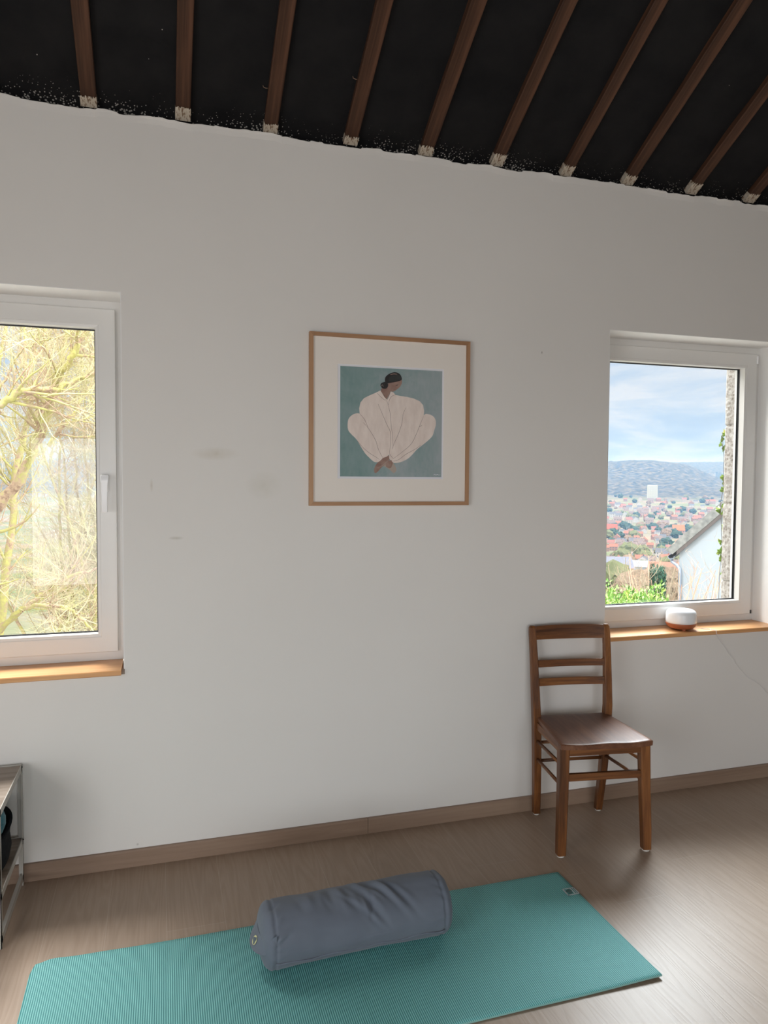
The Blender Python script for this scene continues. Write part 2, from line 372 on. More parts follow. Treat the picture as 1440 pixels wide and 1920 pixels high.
# ------------------------------------------------------------------ windows
def make_window(name, x0, x1, handle_x=None, hinge_right=False):
    root = bpy.data.objects.new(name, None); root.empty_display_size = .1; COL.objects.link(root); root['kind'] = 'structure'
    root.location = ((x0 + x1) / 2, .165, ZS + .02)
    def P(n, bm, m, parent=None, **k):
        o = obj(n, bm, m, parent or root, **k)
        if parent is None: o.matrix_parent_inverse = Matrix.Translation(-root.location)
        return o
    z0, z1 = ZS + .02, ZH
    def ring(bm, ax0, ax1, az0, az1, w, y0, y1, wz=None):
        wz = w if wz is None else wz
        rings = []
        for (ix, y) in ((0, y0), (1, y0), (1, y1), (0, y1)):
            d, e_ = (w, wz) if ix else (0, 0)
            rings.append([(ax0 + d, y, az0 + e_), (ax1 - d, y, az0 + e_), (ax1 - d, y, az1 - e_), (ax0 + d, y, az1 - e_)])
        vs = [[bm.verts.new(p) for p in r] for r in rings]
        for k in range(4):
            a, b = vs[k], vs[(k + 1) % 4]
            for i in range(4): bm.faces.new((a[i], a[(i + 1) % 4], b[(i + 1) % 4], b[i]))
    bm = B(); ring(bm, x0, x1, z0, z1, .062, .165, .235, .062); P('window_frame', bm, m_pvc, bevel=.002)
    s0, s1, t0, t1 = x0 + .034, x1 - .030, z0 + .036, z1 - .036
    bm = B(); ring(bm, s0, s1, t0, t1, .064, .148, .232)
    sash = P('sash', bm, m_pvc, bevel=.0035)
    # glazing bead, slightly stepped and sloped to the glass
    bm = B(); a = .0635
    rr = []
    for d, y in ((a, .1495), (a + .011, .1515), (a + .0125, .186), (a, .186)):
        rr.append([(s0 + d, y, t0 + d), (s1 - d, y, t0 + d), (s1 - d, y, t1 - d), (s0 + d, y, t1 - d)])
    vs = [[bm.verts.new(p) for p in r] for r in rr]
    for k in range(4):
        p_, q_ = vs[k], vs[(k + 1) % 4]
        for i in range(4): bm.faces.new((p_[i], p_[(i + 1) % 4], q_[(i + 1) % 4], q_[i]))
    P('glazing_bead', bm, m_pvc)
    bm = B(); ring(bm, s0 + a, s1 - a, t0 + a, t1 - a, .0165, .186, .1895); P('gasket', bm, m_gasket)
    bm = B(); ring(bm, s0 + a, s1 - a, t0 + a, t1 - a, .0165, .196, .199); P('outer_gasket', bm, m_gasket)
    gx0, gx1, gz0, gz1 = s0 + a + .006, s1 - a - .006, t0 + a + .006, t1 - a - .006
    bm = B(); q = [bm.verts.new(p) for p in ((gx0, .192, gz0), (gx1, .192, gz0), (gx1, .192, gz1), (gx0, .192, gz1))]; bm.faces.new(q)
    P('pane', bm, m_glass)
    # timber sill board
    bm = B(); prof = [(.167, ZS), (-.018, ZS), (-.021, ZS + .003), (-.021, ZS + .017), (-.018, ZS + .020), (.167, ZS + .020)]
    xe = x1 - (.012 if handle_x else .0)
    loft(bm, [[(x0 + .001, y, z) for y, z in prof], [(xe, y, z) for y, z in prof]]); P('window_sill', bm, m_sill)
    # sealant bead between frame and reveal
    bm = B()
    for xx in (x0 + .001, x1 - .001): tube(bm, [(xx, .164, z0), (xx, .164, z1)], .0025, 6)
    P('sealant', bm, m_reveal)
    if handle_x:
        bm = B(); box(bm, handle_x - .014, handle_x + .014, .136, .148, 1.455, 1.520)
        rose = P('handle_rose', bm, m_handle, bevel=.005, seg=3)
        bm = B()
        rr = []
        for z, w, y0_, y1_ in ((1.521, .013, .108, .136), (1.512, .0145, .100, .136), (1.496, .0145, .099, .120), (1.486, .0125, .100, .114), (1.420, .0105, .101, .113), (1.376, .0105, .102, .113), (1.372, .0085, .104, .111)):
            rr.append([(handle_x - w, y0_, z), (handle_x + w, y0_, z), (handle_x + w, y1_, z), (handle_x - w, y1_, z)])
        loft(bm, rr); P('handle', bm, m_handle, bevel=.004, seg=3)
    if hinge_right:
        bm = B(); tube(bm, [(x1 - .030, .150, z0 + .038), (x1 - .030, .150, z0 + .056)], .006, 10); P('lower_hinge', bm, m_gasket)
        bm = B(); tube(bm, [(x1 - .029, .149, z1 - .085), (x1 - .029, .149, z1 - .045)], .0055, 10); P('upper_hinge', bm, m_handle)
        bm = B(); box(bm, x1 - .034, x1 - .028, .150, .158, z0 + .15, z1 - .09); P('hinge_cover', bm, m_pvc, bevel=.001)
    return root
make_window('window_1', LW0, LW1, handle_x=-.208)
make_window('window_2', HW0, HW1, hinge_right=True)
# painted reveal lining of both openings
for k, (a, b) in enumerate(((LW0, LW1), (HW0, HW1))):
    bm = B(); t = .003
    box(bm, a, a + t, .0005, .1649, ZS + .0201, ZH - .0001); box(bm, b - t, b, .0005, .1649, ZS + .0201, ZH - .0001); box(bm, a + t, b - t, .0005, .1649, ZH - t, ZH - .0001)
    struct('trim_%d' % (k + 1), bm, m_reveal)
# windows behind the camera (lamps added inside them light the room and reflect)
def plain_window(name, cx0, cx1, cz0, cz1, y=None, x=None, mull=0):
    bm = B(); w = .06
    root = bpy.data.objects.new(name, None); COL.objects.link(root); root['kind'] = 'structure'
    if x is None:
        box(bm, cx0, cx0 + w, y - .1, y - .04, cz0, cz1); box(bm, cx1 - w, cx1, y - .1, y - .04, cz0, cz1)
        box(bm, cx0 + w, cx1 - w, y - .1, y - .04, cz0, cz0 + w); box(bm, cx0 + w, cx1 - w, y - .1, y - .04, cz1 - w, cz1)
        for i in range(mull):
            mx = cx0 + (cx1 - cx0) * (i + 1) / (mull + 1); box(bm, mx - .05, mx + .05, y - .1, y - .04, cz0 + w, cz1 - w)
        o = obj('window_frame', bm, m_pvc, root)
        bm = B(); bm.faces.new([bm.verts.new(p) for p in ((cx0 + w, y - .07, cz0 + w), (cx1 - w, y - .07, cz0 + w), (cx1 - w, y - .07, cz1 - w), (cx0 + w, y - .07, cz1 - w))]); obj('pane', bm, m_glass, root)
    else:
        box(bm, x + .02, x + .08, cx0, cx0 + w, cz0, cz1); box(bm, x + .02, x + .08, cx1 - w, cx1, cz0, cz1)
        box(bm, x + .02, x + .08, cx0 + w, cx1 - w, cz0, cz0 + w); box(bm, x + .02, x + .08, cx0 + w, cx1 - w, cz1 - w, cz1)
        obj('window_frame', bm, m_pvc, root)
        bm = B(); bm.faces.new([bm.verts.new(p) for p in ((x + .05, cx0 + w, cz0 + w), (x + .05, cx1 - w, cz0 + w), (x + .05, cx1 - w, cz1 - w), (x + .05, cx0 + w, cz1 - w))]); obj('pane', bm, m_glass, root)
plain_window('window_3', BW0, BW1, BZ0, BZ1, y=YB)
plain_window('door_1', BD0, BD1, .0, BDZ, y=YB)
plain_window('door_2', LY0, LY1, LZ0, LZ1, x=XL - .1)
portal((LW0 + LW1) / 2, .30, (ZS + ZH) / 2, 1.1, 1.5, (R(-90), 0, 0))
portal((HW0 + HW1) / 2, .33, (ZS + ZH) / 2, 1.1, 1.5, (R(-90), 0, 0))

# ------------------------------------------------------------------ rafters
RA = R(29.5); LEN = abs(YR) / cos(RA) + .05
rx = [-.241, .094, .428, .756, 1.083, 1.413, 1.754, 2.077, 2.432, 2.773]
rng = random.Random(5)
def rafter(i, x, seed):
    words = ['leftmost dark wooden rafter in view, rising from the white wall', 'second dark wooden rafter from the left, narrow and straight above the left part of wall',
             'third dark wooden rafter from the left, with a small hooked nail on its left side', 'fourth dark wooden rafter from the left, with a bent nail and a split along it',
             'fifth dark wooden rafter from the left, above the right side of the picture', 'sixth dark wooden rafter from the left, with a knot near the top of the photo',
             'seventh dark wooden rafter from the left, rising from above the right window', 'eighth dark wooden rafter from the left, crossing the top right corner area of the photo',
             'ninth dark wooden rafter from the left, leaving the photo at its right edge', 'short stub of the rightmost dark wooden rafter at the right edge of the photo']
    r = thing('rafter', words[i] if 0 <= i < 10 else 'dark wooden rafter beyond the edge of the photo', 'rafter', (x, .02, ZTOP + .012), 0, 'exposed roof rafters')
    r.rotation_euler = (-RA, 0, 0)          # local -y runs up the slope
    rg = random.Random(seed)
    bm = B(); rings = []; n = 26; w, h = .0275 + rg.uniform(-.0015, .0015), .062
    for k in range(n + 1):
        y = -LEN * k / n; a = noise.noise(V((y * 1.7, seed, 0))) * .0022; b = noise.noise(V((y * 2.3, seed, 9))) * .0018
        c_ = .003 + .002 * noise.noise(V((y * 3, seed, 4)))
        rings.append([(-w + a + c_, y, b), (w + a - c_, y, b), (w + a, y, b + c_), (w + a, y, h), (-w + a, y, h), (-w + a, y, b + c_)])
    loft(bm, rings); o = obj('beam', bm, m_raft, r)
    if True:
        # flaked white paint sleeve at the foot
        bm = B(); t = .0008; m_ = 22; L0 = .004; base = rg.uniform(.026, .050)
        pts = []
        for k in range(m_ + 1):
            u = k / m_; X = -w - t + (2 * w + 2 * t) * u
            pts.append((X, -L0 - base - rg.uniform(-.004, .011)))
        lo_ = [bm.verts.new((p[0], .0, -t - .0022)) for p in pts]; hi_ = [bm.verts.new((p[0], p[1], -t - .0022)) for p in pts]
        for k in range(m_): bm.faces.new((lo_[k], lo_[k + 1], hi_[k + 1], hi_[k]))
        for s_, vv, ww in ((-1, lo_[0], hi_[0]), (1, lo_[-1], hi_[-1])):
            a = bm.verts.new((s_ * (w + t + .0018), 0, h * .9)); b = bm.verts.new((s_ * (w + t + .0018), ww.co.y * .7, h * .9)); bm.faces.new((vv, ww, b, a))
        p_ = obj('paint_patch', bm, m_patch, r); p_['label'] = 'flaked white paint at the foot of the rafter'
    return r
for i, x in enumerate(rx): rf = rafter(i, x, i + 1.5)
for x in (-.576, -.911, 3.108, 3.443): rafter(-1, x, x)
m_nail = mat('rusty_nail', (.25, .17, .12, 1), .5, .6)
for (px, py, i) in ((495, 158, 2), (675, 136, 3)):
    y = -.12 if i == 2 else -.20
    zz = ZTOP + .012 - (y - .02) * SL + .02; x = rx[i] - .0285
    bm = B(); tube(bm, [(x + .004, y, zz), (x - .008, y - .002, zz - .002), (x - .016, y + .002, zz + .003), (x - .019, y, zz + .011)], .0016, 6)
    tag(obj('nail', bm, m_nail, smooth=True), 'small bent nail sticking out of the %s rafter from the left' % ('third' if i == 2 else 'fourth'), 'nail', 'bent nails in the rafters')

# ------------------------------------------------------------------ picture
PX0, PX1, PZ0, PZ1 = .5805, 1.2825, 1.3995, 2.1035
pic = thing('framed_picture', 'framed print of a seated figure in cream on teal, hung on the white wall', 'picture', ((PX0 + PX1) / 2, -.001, PZ0))
def PP(n, bm, m, **k):
    o = obj(n, bm, m, pic, **k); o.matrix_parent_inverse = Matrix.Translation(-pic.location); return o
fw = .0155; yb, yf = -.001, -.022
for nm, pts, mm in (('frame_rail', [(PX0, PZ1), (PX1, PZ1), (PX1 - fw, PZ1 - fw), (PX0 + fw, PZ1 - fw)], m_frame_x), ('frame_rail', [(PX0, PZ0), (PX0 + fw, PZ0 + fw), (PX1 - fw, PZ0 + fw), (PX1, PZ0)], m_frame_x),
                    ('frame_stile', [(PX0, PZ0), (PX0, PZ1), (PX0 + fw, PZ1 - fw), (PX0 + fw, PZ0 + fw)], m_frame), ('frame_stile', [(PX1, PZ0), (PX1 - fw, PZ0 + fw), (PX1 - fw, PZ1 - fw), (PX1, PZ1)], m_frame)):
    bm = B(); loft(bm, [[(x, yb, z) for x, z in pts], [(x, yf, z) for x, z in pts]]); PP(nm, bm, mm)
m_mount = mat('cream_mount_board', (.95, .885, .81, 1), .8); g = G(m_mount); g.bump(g.noise(g.map(), 300, 2), .05, .001)
m_paper = mat('white_print_paper', (.86, .86, .90, 1), .6)
yM = -.0125
QX0, QX1, QZ0, QZ1 = .6985, 1.1650, 1.5115, 1.9810     # white paper
AX0, AX1, AZ0, AZ1 = .7100, 1.1580, 1.5200, 1.9725     # painted area
bm = B()
for r_ in ((PX0 + fw, QX0, PZ0 + fw, PZ1 - fw), (QX1, PX1 - fw, PZ0 + fw, PZ1 - fw), (QX0, QX1, PZ0 + fw, QZ0), (QX0, QX1, QZ1, PZ1 - fw)): box(bm, r_[0], r_[1], yM, -.004, r_[2], r_[3])
PP('mount_board', bm, m_mount)
m_teal = mat('print_teal_wash', (.20, .33, .33, 1), .7); g = G(m_teal); v = g.map((1, 1, 1))
n = g.noise(v, 7, 5, .6, .5); gr = g.math('ADD', g.math('MULTIPLY', n, .55), g.math('MULTIPLY', g.noise(g.map((3, 1, 1)), 30, 3), .15))
xx = g.math('MULTIPLY', g.math('SUBTRACT', g.xyz()[0], AX0), .5)
c1 = g.ramp(g.math('ADD', gr, xx), (.26, (.19, .315, .30)), (.42, (.27, .38, .38)), (.58, (.40, .46, .475)))
g.col(c1)
m_cream = mat('print_cream_cloth', (.78, .66, .575, 1), .7); g = G(m_cream)
g.col(g.ramp(g.noise(g.map((3, 1, 1)), 14, 4, .6), (.3, (.84, .71, .64)), (.7, (.95, .83, .755))))
m_skin = mat('print_skin', (.32, .19, .15, 1), .7); g = G(m_skin); g.col(g.ramp(g.noise(g.map(), 40, 3), (.3, (.31, .18, .145)), (.7, (.43, .29, .235))))
m_hair = mat('print_hair', (.02, .017, .018, 1), .6); m_line = mat('print_line', (.22, .13, .11, 1), .7); m_lite = mat('print_foot_light', (.48, .40, .34, 1), .7)
m_grey = mat('print_hair_grey', (.035, .038, .037, 1), .6)
bm = B(); box(bm, QX0, QX1, -.0105, -.005, QZ0, QZ1, 0); 
def A(u, v_):        # crop pixels of the print -> wall plane
    p = at(620 + u * .15972, 670 + v_ * .15972, 1, -.012); return p.x, p.z
lay = [-.0107]
def smoothpts(pts, closed, n=5):
    out = []; m_ = len(pts); rngk = range(m_ if closed else m_ - 1)
    for i in rngk:
        p0 = pts[(i - 1) % m_ if closed else max(i - 1, 0)]; p1 = pts[i]; p2 = pts[(i + 1) % m_]; p3 = pts[(i + 2) % m_ if closed else min(i + 2, m_ - 1)]
        for k in range(n):
            t = k / n
            out.append(tuple(.5 * ((2 * p1[j]) + (-p0[j] + p2[j]) * t + (2 * p0[j] - 5 * p1[j] + 4 * p2[j] - p3[j]) * t * t + (-p0[j] + 3 * p1[j] - 3 * p2[j] + p3[j]) * t ** 3) for j in (0, 1)))
    if not closed: out.append(pts[-1])
    return out
def shape(pts, mi, sm=True):
    lay[0] -= .00012
    w_ = [A(*p) for p in (smoothpts(pts, True) if sm else pts)]
    f = bm.faces.new([bm.verts.new((x, lay[0], z)) for x, z in w_]); f.material_index = mi
    bmesh.ops.triangulate(bm, faces=[f])
def line(pts, w=3.2, mi=5):
    lay[0] -= .00004
    q = smoothpts(pts, False); L_, R_ = [], []
    for i, p in enumerate(q):
        a, b = q[max(i - 1, 0)], q[min(i + 1, len(q) - 1)]; dx, dy = b[0] - a[0], b[1] - a[1]; l = sqrt(dx * dx + dy * dy) or 1
        ww = w * .5 * (.55 + .45 * sin(pi * i / (len(q) - 1)))
        L_.append(A(p[0] - dy / l * ww, p[1] + dx / l * ww)); R_.append(A(p[0] + dy / l * ww, p[1] - dx / l * ww))
    a = [bm.verts.new((x, lay[0], z)) for x, z in L_]; b = [bm.verts.new((x, lay[0], z)) for x, z in R_]
    for i in range(len(a) - 1): bm.faces.new((a[i], a[i + 1], b[i + 1], b[i])).material_index = mi
lay[0] -= .0001
f = bm.faces.new([bm.verts.new(p) for p in ((AX0, lay[0], AZ0), (AX1, lay[0], AZ0), (AX1, lay[0], AZ1), (AX0, lay[0], AZ1))]); f.material_index = 1
# feet
shape([(690, 1215), (735, 1205), (738, 1240), (765, 1290), (770, 1330), (740, 1358), (700, 1325), (640, 1285), (600, 1265), (640, 1235)], 7)
shape([(660, 1225), (705, 1210), (732, 1205), (725, 1260), (700, 1300), (650, 1280)], 3)
shape([(600, 1190), (640, 1165), (685, 1155), (692, 1200), (660, 1245), (600, 1290), (560, 1335), (530, 1358), (512, 1345), (514, 1300), (540, 1250)], 3)
line([(545, 1300), (600, 1275), (650, 1235), (690, 1195)], 5, 7)
# neck, face
shape([(590, 385), (625, 350), (690, 330), (730, 370), (700, 410), (680, 450), (655, 492), (630, 460)], 3)
shape([(680, 300), (740, 290), (800, 270), (832, 258), (836, 300), (815, 345), (780, 375), (745, 400), (715, 402), (690, 380), (670, 350)], 3)
# trousers
shape([(200, 770), (215, 715), (255, 675), (310, 656), (355, 668), (400, 720), (480, 860), (540, 1000), (600, 1140), (612, 1180), (560, 1228), (510, 1226), (455, 1180), (400, 1120), (350, 1040), (300, 960), (240, 900), (205, 850)], 2)
shape([(1095, 680), (1150, 668), (1200, 690), (1230, 730), (1235, 790), (1215, 860), (1190, 930), (1110, 1005), (1020, 1075), (970, 1130), (920, 1180), (860, 1215), (800, 1236), (735, 1236), (720, 1190), (800, 1080), (950, 960), (1040, 820)], 2)
# tunic
shape([(585, 388), (530, 415), (460, 445), (390, 480), (350, 530), (334, 600), (340, 655), (400, 735), (440, 830), (500, 930), (540, 1020), (580, 1110), (612, 1182), (660, 1165), (690, 1140), (715, 1190), (735, 1205), (800, 1150), (890, 1075), (960, 990), (1010, 880), (1060, 770), (1092, 690), (1098, 630), (1085, 560), (1045, 515), (980, 485), (900, 465), (830, 455), (760, 440), (735, 410), (705, 402), (690, 440), (662, 495), (630, 465)], 2, False)
shape([(694, 1130), (720, 1155), (736, 1190), (712, 1208), (688, 1185)], 2)
# seams and folds
for p in ([(585, 390), (610, 425), (640, 470), (655, 490)], [(545, 420), (590, 465), (635, 500), (650, 497)], [(655, 495), (680, 580), (700, 670), (710, 800), (728, 920), (732, 1060)],
          [(700, 405), (690, 440), (664, 500)], [(770, 438), (720, 455), (690, 500), (678, 560)], [(555, 545), (600, 650), (660, 790), (700, 880), (700, 1010), (690, 1130)],
          [(885, 590), (850, 670), (832, 790), (790, 910), (745, 1010), (720, 1080)], [(345, 665), (400, 735), (440, 830)], [(380, 765), (440, 830), (525, 970), (560, 1080), (610, 1178)],
          [(1090, 690), (1050, 790), (1010, 890), (950, 1010), (860, 1095), (735, 1190)], [(1072, 797), (1035, 820)], [(735, 1218), (800, 1200), (880, 1140), (980, 1085), (1060, 1030)],
          [(310, 975), (370, 1050), (450, 1120), (530, 1170), (572, 1200)], [(690, 1130), (712, 1165), (738, 1190)]): line(p)
# hair
shape([(668, 305), (640, 290), (638, 245), (660, 212), (700, 188), (745, 175), (790, 183), (822, 212), (834, 260), (800, 280), (745, 292), (700, 300)], 4)
shape([(600, 300), (640, 288), (672, 312), (668, 350), (640, 370), (605, 362), (585, 335), (588, 310)], 4)
shape([(700, 225), (760, 208), (815, 215), (830, 255), (780, 272), (710, 285), (680, 270)], 8)
line([(700, 205), (740, 195), (780, 200)], 8, 3)
line([(762, 330), (775, 328), (785, 335)], 6, 4); line([(780, 315), (795, 325)], 4, 4); line([(735, 385), (750, 375), (760, 378)], 5, 5)
line([(590, 345), (605, 322), (618, 345)], 4, 7)
# signature scribble
line([(1205, 1380), (1222, 1374), (1236, 1382), (1250, 1375), (1268, 1381), (1286, 1376)], 5, 0)
PP('art_print', bm, [m_paper, m_teal, m_cream, m_skin, m_hair, m_line, m_skin, m_lite, m_grey])
bm = B(); bm.faces.new([bm.verts.new(p) for p in ((PX0 + fw * .9, -.0165, PZ0 + fw * .9), (PX1 - fw * .9, -.0165, PZ0 + fw * .9), (PX1 - fw * .9, -.0165, PZ1 - fw * .9), (PX0 + fw * .9, -.0165, PZ1 - fw * .9))])
PP('picture_glass', bm, m_pglass)

# ------------------------------------------------------------------ chair
ch = thing('wooden_chair', 'brown stained wooden chair with a ladder back, standing by the wall below the right window', 'chair', (1.735, -.262, 0), R(-8.5))
def leg(bm, path, sec):
    """path of centres, half widths -> rectangular lofted leg with chamfered corners"""
    rr = []
    for (x, y, z), (a, b) in zip(path, sec):
        c_ = .004
        rr.append([(x - a + c_, y - b, z), (x + a - c_, y - b, z), (x + a, y - b + c_, z), (x + a, y + b - c_, z), (x + a - c_, y + b, z), (x - a + c_, y + b, z), (x - a, y + b - c_, z), (x - a, y - b + c_, z)])
    loft(bm, rr)
m_glide = mat('white_felt_glide', (.6, .58, .54, 1), .8)
for s in (-1, 1):
    bm = B(); leg(bm, [(s * .183, -.180, .008), (s * .181, -.178, .10), (s * .176, -.172, .25), (s * .172, -.166, .4385)], [(.0175, .0175), (.019, .018), (.0195, .019), (.021, .020)])
    l = obj('front_leg', bm, m_chz, ch, smooth=False)
    bm = B(); lathe(bm, [(.0145, 0), (.0155, .002), (.0155, .008)], s * .183, -.180, 20); obj('glide', bm, m_glide, l)
    bm = B(); pth = [(.148, .190, .008), (.151, .182, .08), (.156, .170, .18), (.161, .161, .30), (.165, .157, .42), (.169, .158, .50), (.171, .168, .60), (.173, .182, .72), (.175, .197, .82), (.175, .202, .848), (.174, .204, .857)]
    sec = [(.015, .0165), (.0155, .018), (.016, .0195), (.0165, .0205), (.017, .0205), (.017, .019), (.0165, .0165), (.016, .014), (.0155, .012), (.0145, .011), (.010, .008)]
    leg(bm, [(s * x, y, z) for x, y, z in pth], sec); l = obj('back_post', bm, m_chz, ch)
    bm = B(); lathe(bm, [(.012, 0), (.013, .002), (.013, .008)], s * .148, .190, 20); obj('glide', bm, m_glide, l)
def rail(name, za, zb, t, bow, yfun, hw, crown=0, parent=ch):
    bm = B(); rr = []; n = 18
    for k in range(n + 1):
        u = -1 + 2 * k / n; x = u * hw; b = bow * (1 - u * u); zz = crown * (1 - u ** 4)
        ya, yc = yfun(za) + b, yfun(zb) + b
        rr.append([(x, ya - t, za), (x, yc - t, zb + zz), (x, yc + t, zb + zz), (x, ya + t, za)])
    loft(bm, rr); return obj(name, bm, m_chx, parent, bevel=.0018)
def yb_(z):
    P_ = [(.42, .157), (.50, .158), (.60, .168), (.72, .182), (.82, .197), (.87, .205)]
    for (a, ya), (b, yc) in zip(P_, P_[1:]):
        if z <= b: return ya + (yc - ya) * (z - a) / (b - a)
    return .205
rail('top_rail', .796, .855, .009, .012, yb_, .162, .003)
rail('back_slat', .674, .705, .006, .010, yb_, .161)
rail('back_slat', .592, .625, .006, .010, yb_, .159)
# seat: dished panel with rounded corners
bm = B(); nx, ny = 30, 26; top = {}; bot = {}
for j in range(ny + 1):
    for i in range(nx + 1):
        u = -1 + 2 * i / nx; w_ = j / ny
        y = -.207 + .380 * w_; hw = .199 - .034 * w_
        yy = y + (.010 * (abs(u) ** 6) if w_ < .5 else 0) * (1 - w_ * 2 if w_ < .5 else 0) - .004 * (1 - u * u) * (1 - w_)
        x = u * hw * (1 - .018 * max(0, 1 - j / 2.0))
        dish = -.0032 * (sin(pi * min(1, max(0, (abs(u) - .0) / 1.0))) ** 2) * (.35 + .65 * (1 - w_)) * (1 if abs(u) < 1 else 0)
        edge = max(0, (abs(u) - .93) / .07); e2 = max(0, 1 - j / 1.5); e3 = max(0, 1 - (ny - j) / 1.2)
        z = .462 + dish - .0035 * max(edge ** 2, e2 ** 2, e3 ** 2)
        top[i, j] = bm.verts.new((x, yy, z)); bot[i, j] = bm.verts.new((x * .992, yy, .440))
for j in range(ny):
    for i in range(nx):
        bm.faces.new((top[i, j], top[i + 1, j], top[i + 1, j + 1], top[i, j + 1])); bm.faces.new((bot[i, j], bot[i, j + 1], bot[i + 1, j + 1], bot[i + 1, j]))
for i in range(nx):
    bm.faces.new((top[i, 0], bot[i, 0], bot[i + 1, 0], top[i + 1, 0])); bm.faces.new((top[i, ny], top[i + 1, ny], bot[i + 1, ny], bot[i, ny]))
for j in range(ny):
    bm.faces.new((top[0, j], top[0, j + 1], bot[0, j + 1], bot[0, j])); bm.faces.new((top[nx, j], bot[nx, j], bot[nx, j + 1], top[nx, j + 1]))
seat = obj('seat', bm, m_seat, ch, smooth=True)
me = seat.data
for p in me.polygons: p.use_smooth = abs(p.normal.z) > .5
def bar(name, p, q, a, b, m, rnd=False):
    bm = B()
    if rnd: tube(bm, [p, q], a, 12); return obj(name, bm, m, ch, smooth=True)
    p, q = V(p), V(q); d = (q - p).normalized(); u = d.cross(V((0, 0, 1))).normalized(); w_ = V((0, 0, 1))
    loft(bm, [[c_ + u * sx * a + w_ * sz * b for sx, sz in ((-1, -1), (1, -1), (1, 1), (-1, 1))] for c_ in (p, q)]); return obj(name, bm, m, ch, bevel=.0015)
bar('front_apron', (-.155, -.172, .4225), (.155, -.172, .4225), .010, .0165, m_chx)
bar('back_apron', (-.150, .158, .4225), (.150, .158, .4225), .009, .0165, m_chx)
for s in (-1, 1): bar('side_apron', (s * .170, -.150, .4225), (s * .163, .140, .4225), .009, .0165, m_chy)
bar('front_stretcher', (-.160, -.174, .318), (.160, -.174, .318), .008, .0150, m_chx)
for s in (-1, 1):
    bar('side_stretcher', (s * .175, -.160, .362), (s * .164, .150, .352), .0072, 0, m_chy, True)
    bar('side_stretcher', (s * .178, -.162, .282), (s * .161, .152, .268), .0072, 0, m_chy, True)
bar('back_stretcher', (-.150, .161, .340), (.150, .161, .340), .0072, 0, m_chx, True)
bar('back_stretcher', (-.148, .164, .256), (.148, .164, .256), .0072, 0, m_chx, True)

# ------------------------------------------------------------------ yoga mat
m_mat = mat('turquoise_foam_mat', (.11, .36, .36, 1), .62, spec=.3); g = G(m_mat)
xy = g.xyz()
wob = g.math('MULTIPLY', g.noise(g.map((6, 6, 1)), 1, 2), .004)
u = g.math('MULTIPLY', g.math('ADD', xy[0], wob), 2 * pi / .0062); w_ = g.math('MULTIPLY', xy[1], 2 * pi / .0046)
rib = g.math('ADD', g.math('MULTIPLY', g.math('SINE', u), .5), .5)
dot = g.math('ADD', g.math('MULTIPLY', g.math('SINE', w_), .5), .5)
hgt = g.math('MULTIPLY', rib, g.math('ADD', .62, g.math('MULTIPLY', dot, .38)))
c = g.ramp(hgt, (.12, (.045, .21, .225)), (.5, (.165, .46, .46)), (.9, (.32, .67, .64)))
g.col(g.mix(g.math('MULTIPLY', g.noise(g.map((3, 3, 3)), 1, 2), .25), c, (.13, .37, .35, 1)))
g.bump(hgt, .55, .0016)
m_mat_edge = mat('mat_edge_foam', (.20, .40, .38, 1), .8)
yoga = thing('yoga_mat', 'turquoise ribbed yoga mat spread on the wooden floor, its far left corner curling up', 'yoga mat', (.53, -.838, 0), R(-.45))
bm = B(); nx, ny = 150, 40; Lx, Ly = 1.835, .615; top = {}; bot = {}
for i in range(nx + 1):
    for j in range(ny + 1):
        x = -Lx / 2 + Lx * i / nx; y = -Ly / 2 + Ly * j / ny; u_ = i / nx; v_ = j / ny
        cl = math.exp(-((u_) / .050) ** 2) * max(0, (v_ - .55) / .45) ** 1.6      # far left corner curl
        cr_ = math.exp(-((1 - u_) / .07) ** 2) * math.exp(-(v_ / .45) ** 2)           # near right corner lift
        dn = math.exp(-((1 - u_ - .02) / .25) ** 2) * math.exp(-(v_ / .06) ** 2)
        z = .0062 + .017 * cl + .0035 * cr_ + .002 * dn + abs(noise.noise(V((x * 3.2, y * 2.1, 0)))) * .002 + .003 * math.exp(-((u_ - .10) / .05) ** 2) * v_ ** 6
        c2 = math.exp(-(u_ / .022) ** 2) * max(0, (v_ - .88) / .12) ** 1.5; xx = x + .012 * c2; yy = y - .004 * cl - .024 * c2 + (noise.noise(V((x * 2, 0, 7))) * .004 if j == ny else 0)
        yy += .0147 * x; top[i, j] = bm.verts.new((xx, yy, z)); bot[i, j] = bm.verts.new((xx, yy, z - .0055))
for i in range(nx):
    for j in range(ny):
        bm.faces.new((top[i, j], top[i + 1, j], top[i + 1, j + 1], top[i, j + 1])); bm.faces.new((bot[i, j], bot[i, j + 1], bot[i + 1, j + 1], bot[i + 1, j]))
for i in range(nx):
    bm.faces.new((top[i, 0], bot[i, 0], bot[i + 1, 0], top[i + 1, 0])).material_index = 1; bm.faces.new((top[i, ny], top[i + 1, ny], bot[i + 1, ny], bot[i, ny])).material_index = 1
for j in range(ny):
    bm.faces.new((top[0, j], top[0, j + 1], bot[0, j + 1], bot[0, j])).material_index = 1; bm.faces.new((top[nx, j], bot[nx, j], bot[nx, j + 1], top[nx, j + 1])).material_index = 1
o = obj('foam_sheet', bm, [m_mat, m_mat_edge], yoga, smooth=False)
for p in o.data.polygons: p.use_smooth = abs(p.normal.z) > .6
